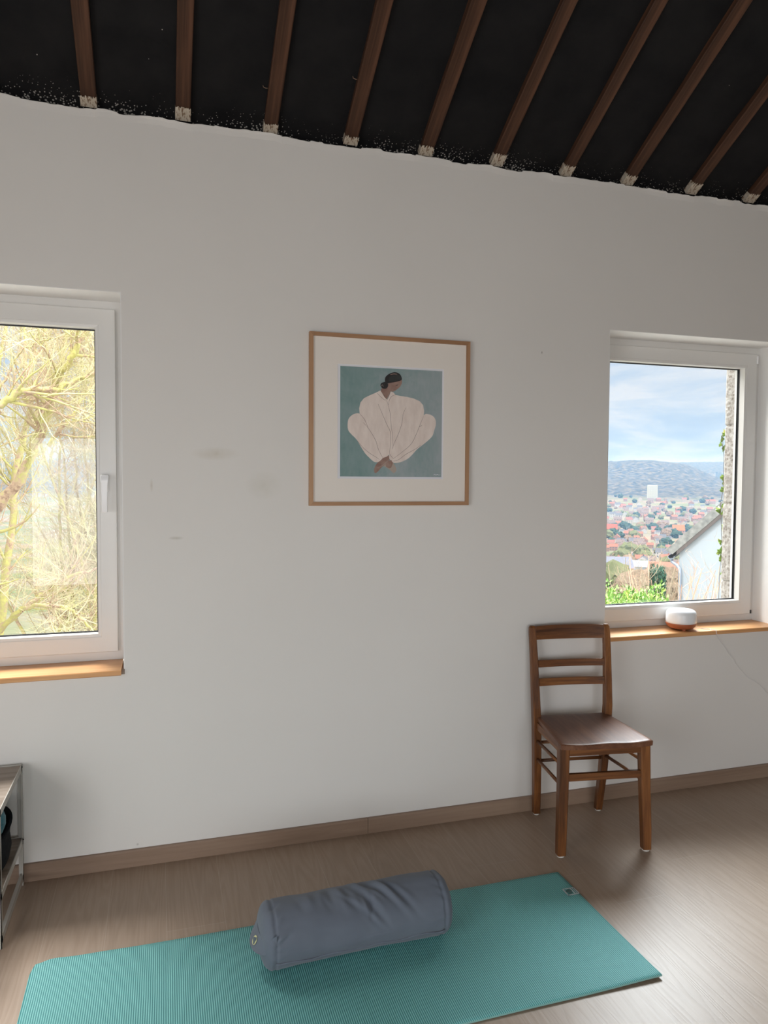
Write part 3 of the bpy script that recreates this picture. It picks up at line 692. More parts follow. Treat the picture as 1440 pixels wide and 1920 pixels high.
# printed corner logo: white outlined square with a leaf-green blot and a strip of tiny lettering
m_logo = mat('pale_print', (.55, .60, .62, 1), .6); m_logo2 = mat('dark_green_print', (.06, .13, .12, 1), .7)
bm = B()
def q4(a, b, c_, d, mi, z=.0093):
    f = bm.faces.new([bm.verts.new((*p, z)) for p in (a, b, c_, d)]); f.material_index = mi
lx0, lx1, ly0, ly1 = 1.398, 1.447, -.662, -.618
def fl(x, y): return (x - .53, y + .825)
for r_ in ((lx0, lx0 + .005, ly0, ly1), (lx0, lx1, ly0, ly0 + .005), (lx0, lx1, ly1 - .004, ly1), (lx0 + .030, lx0 + .034, ly0, ly1), (lx1 - .004, lx1, ly0, ly1)):
    q4(fl(r_[0], r_[2]), fl(r_[1], r_[2]), fl(r_[1], r_[3]), fl(r_[0], r_[3]), 0)
for k in range(6): q4(fl(lx1 - .0105, ly0 + .006 + k * .006), fl(lx1 - .0065, ly0 + .006 + k * .006), fl(lx1 - .0065, ly0 + .0095 + k * .006), fl(lx1 - .0105, ly0 + .0095 + k * .006), 0)
f = bm.faces.new([bm.verts.new((*fl(lx0 + .018 + (.0105 + .003 * sin(3 * t)) * cos(t), ly0 + .022 + (.014 + .002 * sin(2 * t)) * sin(t)), .0094)) for t in [2 * pi * k / 24 for k in range(24)]]); f.material_index = 1
lg = obj('printed_logo', bm, [m_logo, m_logo2], yoga); lg['label'] = 'small white printed square mark with a dark green shape'

# ------------------------------------------------------------------ bolster
m_cot = mat('grey_cotton', (.120, .138, .172, 1), .85, spec=.2); g = G(m_cot); v = g.map()
g.col(g.ramp(g.noise(v, 9, 3), (.3, (.112, .130, .163)), (.7, (.130, .149, .184))))
g.b.inputs['Sheen Weight'].default_value = .15
g.bump(g.math('ADD', g.math('MULTIPLY', g.noise(g.map((1, 300, 300)), 1, 2), .5), g.math('MULTIPLY', g.noise(g.map((300, 1, 1)), 1, 2), .5)), .12, .0008)
m_seam = mat('seam_thread', (.03, .035, .045, 1), .9)
RB = .097; LB = .548
bol = thing('yoga_bolster', 'grey cotton cylindrical bolster cushion lying across the turquoise mat', 'bolster', (.594, -.728, .0085), R(1.8))
FK = 1.25
folds = [  # centre x, centre angle (0 = facing camera-low, 90 = top), direction slant, length, width, height
    (.02, 62, .55, .075, .012, -.0058), (.045, 60, .55, .085, .012, .0050), (-.03, 72, .35, .05, .012, -.0048), (-.055, 78, .2, .05, .014, .0045),
    (.075, 70, .75, .075, .010, -.0045), (.10, 66, .75, .08, .012, .0050), (.125, 60, .8, .07, .010, -.0040), (-.09, 84, .1, .035, .012, -.0040), (-.12, 86, .1, .03, .012, .0030),
    (.012, 52, .1, .03, .007, .0042), (.032, 48, -.2, .03, .007, -.004), (.055, 72, 1.1, .04, .008, .004), (-.015, 60, .8, .035, .008, .0036), (-.045, 66, .9, .03, .008, -.0034), (.09, 80, .6, .05, .009, .0042), (.115, 76, .7, .05, .009, -.0036), (.14, 68, .8, .06, .010, .0028), (-.11, 70, .4, .03, .010, -.0028), (-.16, 80, .2, .03, .012, .0026), (-.19, 74, .3, .03, .012, -.0024), (.02, 30, .9, .04, .008, -.003), (.045, 24, .9, .04, .008, .003),
    (.0, 30, .5, .05, .014, -.0028), (-.01, 45, .4, .05, .016, .0035), (.06, 35, .6, .05, .014, -.0028), (.035, 86, .3, .03, .012, -.0035), (.07, 100, .3, .03, .014, .003), (.0, 100, .2, .03, .014, .004),
    (-.262, 22, -1.6, .030, .007, .0038), (-.255, 15, -1.6, .032, .007, -.0038), (-.262, 48, -1.0, .02, .007, .0028), (-.27, 82, -1.2, .02, .007, -.003), (.268, 60, 1.4, .018, .006, -.0025), (.272, 80, 1.4, .018, .006, -.0025), (.270, 42, 1.4, .018, .006, -.0025)]
bm = B(); na, nl = 128, 190; rings = []
def bolster_pt(t, a):
    # t: -1..1 along length incl. caps; a: angle, 0 = toward camera (-y), 90 = up
    capw = .045
    L_tot = LB / 2 + capw
    s = t * L_tot
    if abs(s) <= LB / 2: r = 1.0; x = s
    else:
        k = (abs(s) - LB / 2) / capw       # 0..1 over the cap
        r = sqrt(max(0, 1 - k ** 1.35)) if k < 1 else 0
        r = cos(k * pi / 2) ** .62 if k < 1 else 0
        x = math.copysign(LB / 2 + .040 * sin(k * pi / 2) ** .85, s)
    ang = R(a); rad = RB * (1 + .018 * sin(s * 9 + 1) * sin(ang)) * (1 - .03 * max(0, 1 - abs(s) / .3) * (sin(ang) > .5) * (sin(ang) - .5) * 2)
    dsp = 0
    for (fx, fa, sl, ln, wd, h) in folds:
        da = R(a - fa) * RB; dx = x - fx
        if abs(da) > .2: continue
        al = R(0); along = (da * 1.0 - dx * sl) / sqrt(1 + sl * sl) ; acr = (dx + da * sl) / sqrt(1 + sl * sl)
        dsp += FK * h * math.exp(-(along / ln) ** 2 - (acr / wd) ** 2)
    dsp += noise.noise(V((x * 9, a / 26, 1))) * .0028 + noise.noise(V((x * 26, a / 14, 5))) * .0011
    sm_ = min(abs(x - LB / 2), abs(x + LB / 2))
    dsp -= .0040 * math.exp(-(sm_ / .0045) ** 2) * (1 if r > .9 else .6)
    dsp += .0016 * math.sin(a / 5.2 + 2 * sin(a / 31)) * math.exp(-(sm_ / .018) ** 2) * (1 if x > -9 else 0)
    rr = rad * r + dsp * min(1, r * 1.4)
    y = -cos(ang) * rr * 1.03; z = RB * .93 + sin(ang) * rr * .98
    z = max(z, 0.0 + .0015 * (1 - r)) if z < .003 else z
    return (x, y, z)
for i in range(nl + 1):
    t = -1 + 2 * i / nl
    # sample caps more finely
    t = math.copysign(abs(t) ** .92, t)
    rings.append([bolster_pt(t, 360 * k / na) for k in range(na)])
loft(bm, rings[1:-1])
obj('cover', bm, m_cot, bol, smooth=True)
for sx in (-1, 1):
    bm = B(); tube(bm, [V(bolster_pt(sx * (LB / 2) / (LB / 2 + .045), 360 * k / 90)) + V((sx * .0004, 0, 0)) for k in range(91)], .0009, 5, cap=False); obj('end_seam', bm, m_seam, bol, smooth=True)
bm = B(); tube(bm, [V(bolster_pt(-1 + 2 * k / 60 * .86 + .14, -28 + 2 * sin(k * .4))) * 1.0 + V((0, -.0012, 0)) for k in range(61)], .0028, 6); obj('piping', bm, m_cot, bol, smooth=True)
# carry strap over the left end
bm = B(); n = 24; rr = []
p0 = V(bolster_pt(-(LB / 2) / (LB / 2 + .045), 16)); p1 = V(bolster_pt(-(LB / 2) / (LB / 2 + .045), 162))
for k in range(n + 1):
    u_ = k / n; p = p0.lerp(p1, u_); b_ = sin(pi * u_) ** .55
    cpt = V((p.x - .001 - .052 * b_, p.y, p.z - .036 * b_ * (1 - u_ * .6)))
    wdir = V((.55 * b_, -.10, 1)).normalized() * .025; nrm = V((-1, 0, .2)).normalized() * .0012
    rr.append([cpt - wdir - nrm, cpt + wdir - nrm, cpt + wdir + nrm, cpt - wdir + nrm])
loft(bm, rr); st = obj('carry_strap', bm, m_cot, bol, smooth=False, bevel=.0008)
m_badge = mat('yellow_badge', (.62, .60, .30, 1), .6); m_badge2 = mat('badge_ground', (.10, .13, .15, 1), .6)
k = int(n * .44); cpt = sum((V(p) for p in rr[k]), V()) / 4; a_ax = (V(rr[k + 1][0]) - V(rr[k][0])).normalized(); b_ax = (V(rr[k][1]) - V(rr[k][0])).normalized(); nn = a_ax.cross(b_ax)
nn = nn if nn.x < 0 else -nn
bm = B()
for off, rad, mi, lump in ((.0032, .0135, 0, 0), (.0037, .010, 1, .25)):
    vs = [bm.verts.new(cpt + nn * off + a_ax * cos(2 * pi * q / 24) * rad * (1 + lump * cos(6 * pi * q / 24)) + b_ax * sin(2 * pi * q / 24) * rad * (1 + lump * cos(6 * pi * q / 24))) for q in range(24)]
    bm.faces.new(vs).material_index = mi
bd = obj('strap_badge', bm, [m_badge, m_badge2], st); bd['label'] = 'small round yellow emblem on the strap'

# ------------------------------------------------------------------ aroma diffuser and its cord
dx_, dy_, dz_ = 2.470, .060, ZS + .020
dif = thing('aroma_diffuser', 'small white domed aroma diffuser on an orange-brown base, standing on the right window sill', 'diffuser', (dx_, dy_, dz_))
m_dw = mat('milky_white_plastic', (.84, .86, .88, 1), .22, spec=.5); m_dw.node_tree.nodes['Principled BSDF'].inputs['Subsurface Weight'].default_value = .15
m_dw.node_tree.nodes['Principled BSDF'].inputs['Subsurface Radius'].default_value = (.02, .02, .02)
m_db = wood('orange_wood_base', (.30, .085, .035), (.38, .115, .048), (.45, .15, .065), 'x', rough=.4)
bm = B(); lathe(bm, [(.060, .033), (.0715, .033), (.0725, .045), (.0715, .075), (.069, .086), (.063, .094), (.054, .0985), (.030, .1005), (.003, .101)], n=64); obj('dome', bm, m_dw, dif, smooth=True, bevel=0)
bm = B(); lathe(bm, [(.048, .006), (.058, .009), (.067, .018), (.0725, .028), (.073, .033), (.0725, .0345), (.060, .0345)], n=64); obj('base', bm, m_db, dif, smooth=True)
for k in range(3):
    a = R(-110 + 120 * k); bm = B(); lathe(bm, [(.009, 0), (.0095, .006), (.0095, .009)], .040 * cos(a), .040 * sin(a), 16); obj('foot', bm, m_db, dif)
m_cord = mat('white_cable', (.80, .78, .77, 1), .4)
cp = [V((dx_ + .066, dy_ + .008, dz_ + .014)), V((dx_ + .083, dy_ - .012, dz_ + .006)), V((dx_ + .105, dy_ - .030, dz_ + .0022)), V((dx_ + .135, dy_ - .045, dz_ + .0022)), V((2.606 - .012, -.004, dz_ + .0022)), V((2.606 + .004, -.022, dz_ + .0005)), V((2.612, -.0235, dz_ - .014))]
for px, py in ((1349, 1202), (1356, 1210), (1362, 1218), (1364, 1224), (1370, 1230), (1376, 1236), (1380, 1245), (1388, 1254), (1395, 1262), (1402, 1270), (1416, 1278), (1426, 1286), (1436, 1297), (1446, 1310), (1458, 1330), (1466, 1356)):
    p = at(px, py, 1, -.004); cp.append(V((p.x, -.004 - .010 * max(0, 1 - (py - 1200) / 20) - .003 * (1 + sin(py * .7)), p.z)))
pts = []
for i in range(len(cp) - 1):
    p0, p1, p2, p3 = cp[max(i - 1, 0)], cp[i], cp[i + 1], cp[min(i + 2, len(cp) - 1)]
    for k in range(5):
        t = k / 5; pts.append(.5 * ((2 * p1) + (p2 - p0) * t + (2 * p0 - 5 * p1 + 4 * p2 - p3) * t * t + (-p0 + 3 * p1 - 3 * p2 + p3) * t ** 3))
pts.append(cp[-1])
bm = B(); tube(bm, pts, .0013, 8); tag(obj('power_cable', bm, m_cord, smooth=True), 'thin white cable hanging from the diffuser over the right window sill and down the wall', 'cable')

# ------------------------------------------------------------------ low shelf at the left edge
m_met = mat('ivory_metal', (.48, .46, .42, 1), .42, .2); g = G(m_met); g.bump(g.noise(g.map(), 90, 2), .03, .001)
m_shelf = wood('greyed_wood_board', (.17, .125, .095), (.26, .205, .16), (.36, .30, .25), 'x', rough=.4)
SX1, SX0, SY1, SY0 = -.494, -1.35, -.022, -.419
sh = thing('shelf_unit', 'low shelf with greyed boards and slim ivory metal posts at the left edge', 'shelf', ((SX0 + SX1) / 2, (SY0 + SY1) / 2, 0))
def SP(n, bm, m, **k):
    o = obj(n, bm, m, sh, **k); o.matrix_parent_inverse = Matrix.Translation(-sh.location); return o
for px_, sx in ((SX1, -1), (SX0, 1)):
    for py_, sy in ((SY0, 1), (SY1, -1)):
        bm = B(); t = .0025; w_ = .016
        xs = sorted((px_, px_ + sx * w_)); ys = sorted((py_, py_ + sy * w_)); 
        x2 = sorted((px_, px_ + sx * t)); y2 = sorted((py_, py_ + sy * t))
        box(bm, x2[0], x2[1], ys[0], ys[1], 0, .452); box(bm, xs[0], xs[1], y2[0], y2[1], 0, .4515)
        SP('post', bm, m_met)
for nm, z in (('top_board', .440), ('middle_board', .168)):
    bm = B(); box(bm, SX0 + .004, SX1 - .004, SY0 + .004, SY1 - .004, z - .006, z + .008); SP(nm, bm, m_shelf)
for z in (.440, .168, .030):
    for sx in (SX0, SX1 - .003):
        bm = B(); box(bm, sx, sx + .003, SY0 + .003, SY1 - .003, z - .013, z + .011)
        if z < .1: box(bm, sx - (.009 if sx > -1 else -.003), sx + (0 if sx > -1 else .012), SY0 + .003, SY1 - .003, z + .008, z + .011)
        SP('side_rail', bm, m_met)
    for sy in (SY0, SY1 - .003):
        if z < .1: continue
        bm = B(); box(bm, SX0 + .003, SX1 - .003, sy, sy + .003, z - .013, z + .011); SP('long_rail', bm, m_met)
m_screw = mat('dark_screw', (.03, .03, .03, 1), .4, .8)
for z in (.443, .171):
    for sy in (SY0, SY1):
        bm = B(); tube(bm, [(SX1 - .006, sy - .001, z), (SX1 - .006, sy - .004, z)], .0016, 10) if sy == SY0 else tube(bm, [(SX1, sy - .008, z), (SX1 + .003, sy - .008, z)], .0022, 10); SP('screw', bm, m_screw)
zb_ = .1765
# soft black bag standing on the middle board, teal bag lying on top of it
m_blk = mat('black_fabric', (.010, .012, .015, 1), .9, spec=.15); g = G(m_blk); g.bump(g.noise(g.map(), 60, 4), .5, .004)
bk = thing('fabric_bag', 'soft black fabric bag standing open on the middle board of the low shelf', 'bag', (-.612, -.225, zb_))
bm = B(); rr = []; n = 56
for k, (r_, z) in enumerate(((.090, 0), (.098, .008), (.103, .04), (.101, .08), (.104, .112), (.106, .128), (.103, .134), (.098, .130), (.094, .10), (.090, .02))):
    ring_ = []
    for q in range(n):
        a = 2 * pi * q / n; w_ = 1 + .03 * sin(3 * a + z * 9) + .03 * noise.noise(V((cos(a) * 2, sin(a) * 2, z * 14)))
        ring_.append((r_ * w_ * math.copysign(abs(cos(a)) ** .8, cos(a)), r_ * 1.58 * w_ * math.copysign(abs(sin(a)) ** .8, sin(a)), z * (1 + .26 * max(0, sin(a)) + .03 * sin(5 * a))))
    rr.append(ring_)
loft(bm, rr); obj('bag_body', bm, m_blk, bk, smooth=True)
bm = B(); tube(bm, [V(rr[5][q % n]) + V((0, 0, .001)) for q in range(n + 1)], .0032, 8, cap=False); obj('rim', bm, m_blk, bk, smooth=True)
m_tub = mat('teal_fabric', (.012, .115, .16, 1), .45, spec=.4); g = G(m_tub); g.col(g.ramp(g.noise(g.map(), 6, 2), (.3, (.012, .12, .17)), (.7, (.02, .16, .21))))
tb = thing('teal_pouch', 'smooth teal pouch lying on top of the black bag in the low shelf', 'pouch', (-.585, -.300, zb_ + .131))
bm = B(); rr = []
for r_, z in ((.030, .0), (.058, .004), (.074, .020), (.082, .045), (.083, .070), (.078, .090), (.066, .104), (.040, .112)):
    rr.append([(r_ * (1 + .04 * sin(2 * a + z * 30)) * cos(a), r_ * .9 * (1 + .03 * cos(3 * a)) * sin(a), z) for a in [2 * pi * q / 40 for q in range(40)]])
loft(bm, rr); obj('pouch_body', bm, m_tub, tb, smooth=True)
bm = B(); tube(bm, [(.0845 * cos(a), .076 * sin(a), .056 + .004 * sin(2 * a)) for a in [2 * pi * q / 40 for q in range(41)]], .0013, 6, cap=False); obj('zip', bm, m_tub, tb, smooth=True)
# small brass bell
m_brass = mat('dark_brass', (.42, .22, .08, 1), .22, 1.0)
bell = thing('brass_bell', 'tiny shiny dark brass bell at the front of the low shelf', 'bell', (-.506, -.392, zb_ + .0))
bm = B(); lathe(bm, [(.004, 0), (.009, .002), (.0115, .007), (.010, .013), (.006, .017), (.003, .019)], n=24); obj('bell_body', bm, m_brass, bell, smooth=True)
bm = B(); tube(bm, [(.004 * cos(a), 0, .023 + .005 * sin(a)) for a in [2 * pi * q / 16 for q in range(17)]], .0009, 6, cap=False); obj('ring', bm, m_met, bell, smooth=True)

# ================================================================== outdoors
# rough stone jamb with ivy beside the right window
m_stone = mat('rough_limestone', (.50, .46, .40, 1), .95, spec=.1); g = G(m_stone); v = g.map()
vo = g.n('ShaderNodeTexVoronoi'); vo.inputs['Scale'].default_value = 60; g.l(v, vo.inputs['Vector'])
g.col(g.ramp(g.math('ADD', g.math('MULTIPLY', vo.outputs['Distance'], .6), g.math('MULTIPLY', g.noise(v, 30, 4), .5)), (.25, (.18, .155, .13)), (.5, (.34, .31, .28)), (.8, (.46, .44, .41))))
g.bump(g.noise(v, 70, 5, .7), .8, .01)
bm = B(); nz_, na_ = 420, 26; rr = []
path = [(3.012, .236), (2.9335, .237), (2.930, .242), (2.930, .262), (2.931, .285), (2.934, .306), (2.944, .322), (2.966, .330), (3.02, .334), (3.3, .336), (3.6, .336), (3.6, .322), (3.012, .322)]
for k in range(nz_ + 1):
    z = .55 + 2.2 * k / nz_; r = []
    joint = min(abs(((z - .13) % .42) - .0), .42 - abs(((z - .13) % .42)))
    jn = .010 * math.exp(-(joint / .006) ** 2); blk = noise.noise(V((floor((z - .13) / .42) * 7.7, 0, 0))) * .006
    for q, (x, y) in enumerate(path):
        d = noise.noise(V((x * 20, y * 20, z * 14))) * .004 + noise.noise(V((x * 60, y * 60, z * 70))) * .0035
        if 2 <= q <= 9: r.append((x + jn + blk + d, y - (jn if q > 6 else 0) + d * .6, z))
        else: r.append((x, y, z))
    rr.append(r)
loft(bm, rr); struct('trim_3', bm, m_stone)
m_leaf = mat('ivy_leaf', (.20, .34, .05, 1), .5); g = G(m_leaf)
g.col(g.ramp(g.noise(g.map(), 14, 2), (.38, (.16, .30, .04)), (.55, (.27, .42, .06)), (.66, (.60, .56, .16))))
m_stem = mat('ivy_stem', (.14, .11, .08, 1), .8)
ivy = thing('ivy_vine', 'sparse green and yellow ivy climbing the rough stone edge outside the right window', 'ivy', (2.95, .34, .60))
bm = B(); base = V((2.95, .34, .60)); sp = [V((2.945 + .008 * sin(k * .9), .333 + .003 * sin(k * 2.1), .62 + k * .06)) - base for k in range(20)]
tube(bm, sp, .0014, 6); bm2 = B(); rg = random.Random(3)
def ivyleaf(bm, c_, s, yaw, pitch, roll):
    M = Matrix.Translation(c_) @ Matrix.Rotation(yaw, 4, 'Z') @ Matrix.Rotation(pitch, 4, 'X') @ Matrix.Rotation(roll, 4, 'Y')
    out = [(0, -.42), (.22, -.5), (.5, -.30), (.36, -.08), (.42, .16), (.16, .16), (0, .62), (-.16, .16), (-.42, .16), (-.36, -.08), (-.5, -.30), (-.22, -.5)]
    cv = bm.verts.new(M @ V((0, -.012 * s / .03, 0))); vs = [bm.verts.new(M @ V((x * s, .06 * s * abs(x), y * s))) for x, y in out]
    for i in range(len(vs)): bm.faces.new((cv, vs[i], vs[(i + 1) % len(vs)]))
for px, py, s in ((1361, 812, .030), (1356, 823, .030), (1354, 833, .020), (1361, 838, .024), (1358, 843, .022), (1359, 894, .030), (1360, 904, .026), (1360, 916, .034), (1350, 956, .034), (1358, 948, .022), (1356, 962, .020), (1357, 989, .030), (1351, 1016, .032), (1354, 1032, .040), (1349, 1036, .024), (1354, 1047, .030), (1355, 1074, .018)):
    t = at(px - 3, py, 1, .352) - base; ivyleaf(bm2, t, s * 1.35, rg.uniform(-.6, .6) + .5, rg.uniform(-.5, .4), rg.uniform(-.8, .8))
    k = min(range(20), key=lambda q: abs(sp[q].z - t.z + .01)); tube(bm, [sp[k], (sp[k] + t) / 2 + V((0, .004, .004)), t], .001, 4)
obj('stem', bm, m_stem, ivy, smooth=True); obj('foliage', bm2, m_leaf, ivy)

# terrain: garden slope, valley, wooded hills
def lerp_tab(T, d):
    for (a, za), (b, zb) in zip(T, T[1:]):
        if d <= b:
            t = (d - a) / (b - a); t = t * t * (3 - 2 * t) if b > 2200 else t; return za + (zb - za) * t
    return T[-1][1]
TAB = [(0, -.9), (3, -.95), (8, -1.6), (15, -3.6), (40, -9), (100, -21), (300, -40), (600, -60), (1000, -74), (1500, -82), (2000, -74), (2500, -50), (3000, 0), (3700, 95), (4100, 104), (4500, 40), (4900, 60), (5600, 134), (6200, 150)]
def crest(az):  # relative crest height of the near hill, falling to the right
    P_ = [(-40, .75), (20, .92), (34, .98), (36.5, 1.04), (38, .99), (39.5, .90), (41.5, .52), (44, .18), (60, .05)]
    for (a, va), (b, vb) in zip(P_, P_[1:]):
        if az <= b: return va + (vb - va) * max(0, (az - a) / (b - a))
    return .05
def ground(az, d):
    z = lerp_tab(TAB, d)
    if 2500 < d < 4900:
        c_ = crest(az); base_ = -62
        k = min(1, (d - 2500) / 500)
        z = z * (1 - k) + k * (base_ + (z - base_) * c_)
    a = az / 57.3
    z += noise.noise(V((d * a / 260, d / 300, 2))) * min(7, d / 220) + noise.noise(V((d * a / 70, d / 80, 5))) * min(2.5, d / 500)
    if d > 2400: z += abs(noise.noise(V((d * a / 22, d / 30, 8)))) * 9 + abs(noise.noise(V((d * a / 11, d / 14, 3)))) * 5
    return z
m_land = mat('hazy_valley_land', (.2, .2, .16, 1), .95, spec=.05); g = G(m_land)
v = g.map((1, 1, 0)); woods = g.ramp(g.noise(v, .045, 4, .6), (.40, (.035, .045, .045)), (.5, (.085, .085, .070)), (.60, (.19, .165, .13)))
field = g.ramp(g.noise(v, .012, 3, .5), (.4, (.19, .23, .12)), (.55, (.28, .26, .20)), (.7, (.36, .28, .22)))
ln = g.n('ShaderNodeVectorMath', operation='LENGTH'); g.l(v, ln.inputs[0])
far = g.math('MINIMUM', g.math('MAXIMUM', g.math('DIVIDE', g.math('SUBTRACT', ln.outputs['Value'], 2250.0), 350.0), 0.0), 1.0)
near_ = g.math('MINIMUM', g.math('MAXIMUM', g.math('DIVIDE', g.math('SUBTRACT', 30.0, ln.outputs['Value']), 10.0), 0.0), 1.0)
g.col(g.mix(near_, g.mix(far, field, woods), g.ramp(g.noise(v, .9, 4), (.35, (.42, .39, .35)), (.65, (.52, .50, .46))))); g.bump(g.noise(v, .09, 3), .6, 8)
bm = B(); ds = [0.0]; d = .0
d = .9
ds = [d]
while d < 6200: d *= 1.028 if d < 2400 else 1.009; ds.append(d)
azs = [-75 + 90 * k / 40 for k in range(40)] + [15 + .28 * k for k in range(118)] + [48.2 + 5 * k for k in range(8)]
gr = []
for d in ds:
    row = []
    for az in azs:
        a = R(az); x, y = d * sin(a), d * cos(a) - (0 if d > 60 else 0)
        row.append(bm.verts.new((x, y + .33 * (1 if d < 30 else 1), ground(az, d))))
    gr.append(row)
for a, b in zip(gr, gr[1:]):
    for i in range(len(azs) - 1):
        if a[i].co.y > .32 and b[i].co.y > .32 and a[i + 1].co.y > .32 and b[i + 1].co.y > .32: bm.faces.new((a[i], a[i + 1], b[i + 1], b[i]))
land = obj('valley_landscape', bm, m_land, smooth=True); land['kind'] = 'structure'
def gp(az, d, dz=0):
    a = R(az); return V((d * sin(a), d * cos(a) + .33, ground(az, d) + dz))
def pxaz(px, py):
    p = at(px, py, 1, 1000); return math.degrees(atan2(p.x, p.y + 0))
def el(py_px): return None

# haze: thin real air lying in the valley
m_haze = bpy.data.materials.new('valley_haze'); m_haze.use_nodes = True; t = m_haze.node_tree; t.nodes.clear()
vs_ = t.nodes.new('ShaderNodeVolumeScatter'); vs_.inputs['Color'].default_value = (.27, .52, 1.0, 1); vs_.inputs['Density'].default_value = .00023; vs_.inputs['Anisotropy'].default_value = 0
oo = t.nodes.new('ShaderNodeOutputMaterial'); t.links.new(vs_.outputs[0], oo.inputs['Volume'])
bm = B(); box(bm, -4500, 6500, 60, 6800, -120, 190); hz = obj('haze', bm, m_haze); hz['kind'] = 'stuff'; tag(hz, 'pale blue haze filling the valley beyond the right window', 'haze')

# houses in the valley
def house_mesh(name, w, d, h, rh, wall_m, roof_m):
    bm = B(); box(bm, -w / 2, w / 2, -d / 2, d / 2, -4, h, 0)
    o = .4; a = [(-w / 2 - o, -d / 2 - o, h - .1), (w / 2 + o, -d / 2 - o, h - .1), (w / 2 + o, d / 2 + o, h - .1), (-w / 2 - o, d / 2 + o, h - .1)]
    v_ = [bm.verts.new(p) for p in a] + [bm.verts.new((-w / 2 - o, 0, h + rh)), bm.verts.new((w / 2 + o, 0, h + rh))]
    for f, mi in (((0, 1, 5, 4), 1), ((2, 3, 4, 5), 1), ((0, 4, 3), 0), ((1, 2, 5), 0), ((0, 3, 2, 1), 1)): bm.faces.new([v_[i] for i in f]).material_index = mi
    for k in range(3):
        x = -w / 2 + w * (k + .5) / 3
        for z in (1.0, 3.6): 
            for s in (-1, 1): box(bm, x - .5, x + .5, s * d / 2 - .03, s * d / 2 + .03, z, z + 1.3, 2)
    box(bm, w * .2, w * .2 + .8, -.4, .4, h + rh * .6, h + rh + 1.0, 1)
    me = bpy.data.meshes.new(name); bm.to_mesh(me); bm.free()
    for m in (wall_m, roof_m, m_dwin): me.materials.append(m)
    return me
m_dwin = mat('dark_windows', (.10, .12, .15, 1), .3)
def flat(name, c_, r=.8):
    m = mat(name, (*c_, 1), r, spec=.15); g = G(m); g.col(g.ramp(g.noise(g.map(), .6, 2), (.3, tuple(k * .85 for k in c_)), (.7, c_))); return m
hm = [('small distant house with white walls and a grey roof in the valley', house_mesh('house_white', 11, 9, 5.5, 3.4, flat('white_render', (.55, .55, .57)), flat('slate_roof', (.16, .17, .20)))),
      ('small distant house with brick walls and an orange-red roof in the valley', house_mesh('house_orange', 10, 9, 5.5, 3.6, flat('brick_a', (.38, .24, .20)), flat('tile_orange', (.38, .17, .12)))),
      ('small distant house with pinkish walls and a dark roof in the valley', house_mesh('house_pink', 12, 8, 6, 3.2, flat('brick_b', (.44, .33, .30)), flat('tile_brown', (.24, .19, .18)))),
      ('small distant house with pale cream walls and a red roof in the valley', house_mesh('house_cream', 9, 9, 6.5, 3.8, flat('cream_render', (.52, .48, .43)), flat('tile_red', (.34, .16, .14))))]
rg = random.Random(11)
spots = []
def free(p, r_): return all((p.x - a) ** 2 + (p.y - b) ** 2 > (r_ + c_) ** 2 for a, b, c_ in spots)
for px_, d_, r_ in ((1222, 2380, 20), (1146, 330, 13), (1202, 430, 19), (1260, 300, 10), (1273, 1180, 18), (1148, 1100, 17)):
    q_ = gp(pxaz(px_, 1000), d_); spots.append((q_.x, q_.y, r_))
bands = [(390, 560, 16), (560, 900, 62), (900, 1300, 70), (1350, 1700, 50), (1750, 2350, 92)]
for d0, d1, cnt in bands:
    for k in range(cnt):
        s = rg.uniform(.85, 1.3) * (1.1 if d0 > 1300 else .72)
        for _t in range(60):
            az = rg.uniform(32.3, 43.4); d = rg.uniform(d0, d1); p = gp(az, d)
            if free(p, 8.6 * s): break
        else: continue
        ix = rg.choice((0, 0, 1, 1, 2, 2, 3)); spots.append((p.x, p.y, 8.6 * s))
        o = bpy.data.objects.new('house', hm[ix][1]); COL.objects.link(o); o.location = p; o.rotation_euler = (0, 0, R(rg.choice((-38, -38, 52, -20)) + rg.uniform(-8, 8))); o.scale = (s, s, s)
        tag(o, hm[ix][0], 'house', 'houses across the valley')
def special(name, label, cat, px, py, d, mesh_fn):
    az = pxaz(px, py); p = gp(az, d); o = mesh_fn(); o.location = p; return tag(o, label, cat)
def tower():
    bm = B(); box(bm, -14, 14, -9, 9, -10, 44, 0)
    for i in range(8):
        for j in range(13): box(bm, -12.6 + i * 3.3, -10.9 + i * 3.3, -9.1, -8.9, 1 + j * 3.2, 2.7 + j * 3.2, 1)
    o = obj('apartment_tower', bm, [flat('tower_cream', (.66, .65, .58)), m_dwin]); o.rotation_euler = (0, 0, R(-30)); return o
special('apartment_tower', 'tall cream apartment tower rising alone at the foot of the wooded hill', 'tower block', 1222, 925, 2380, tower)
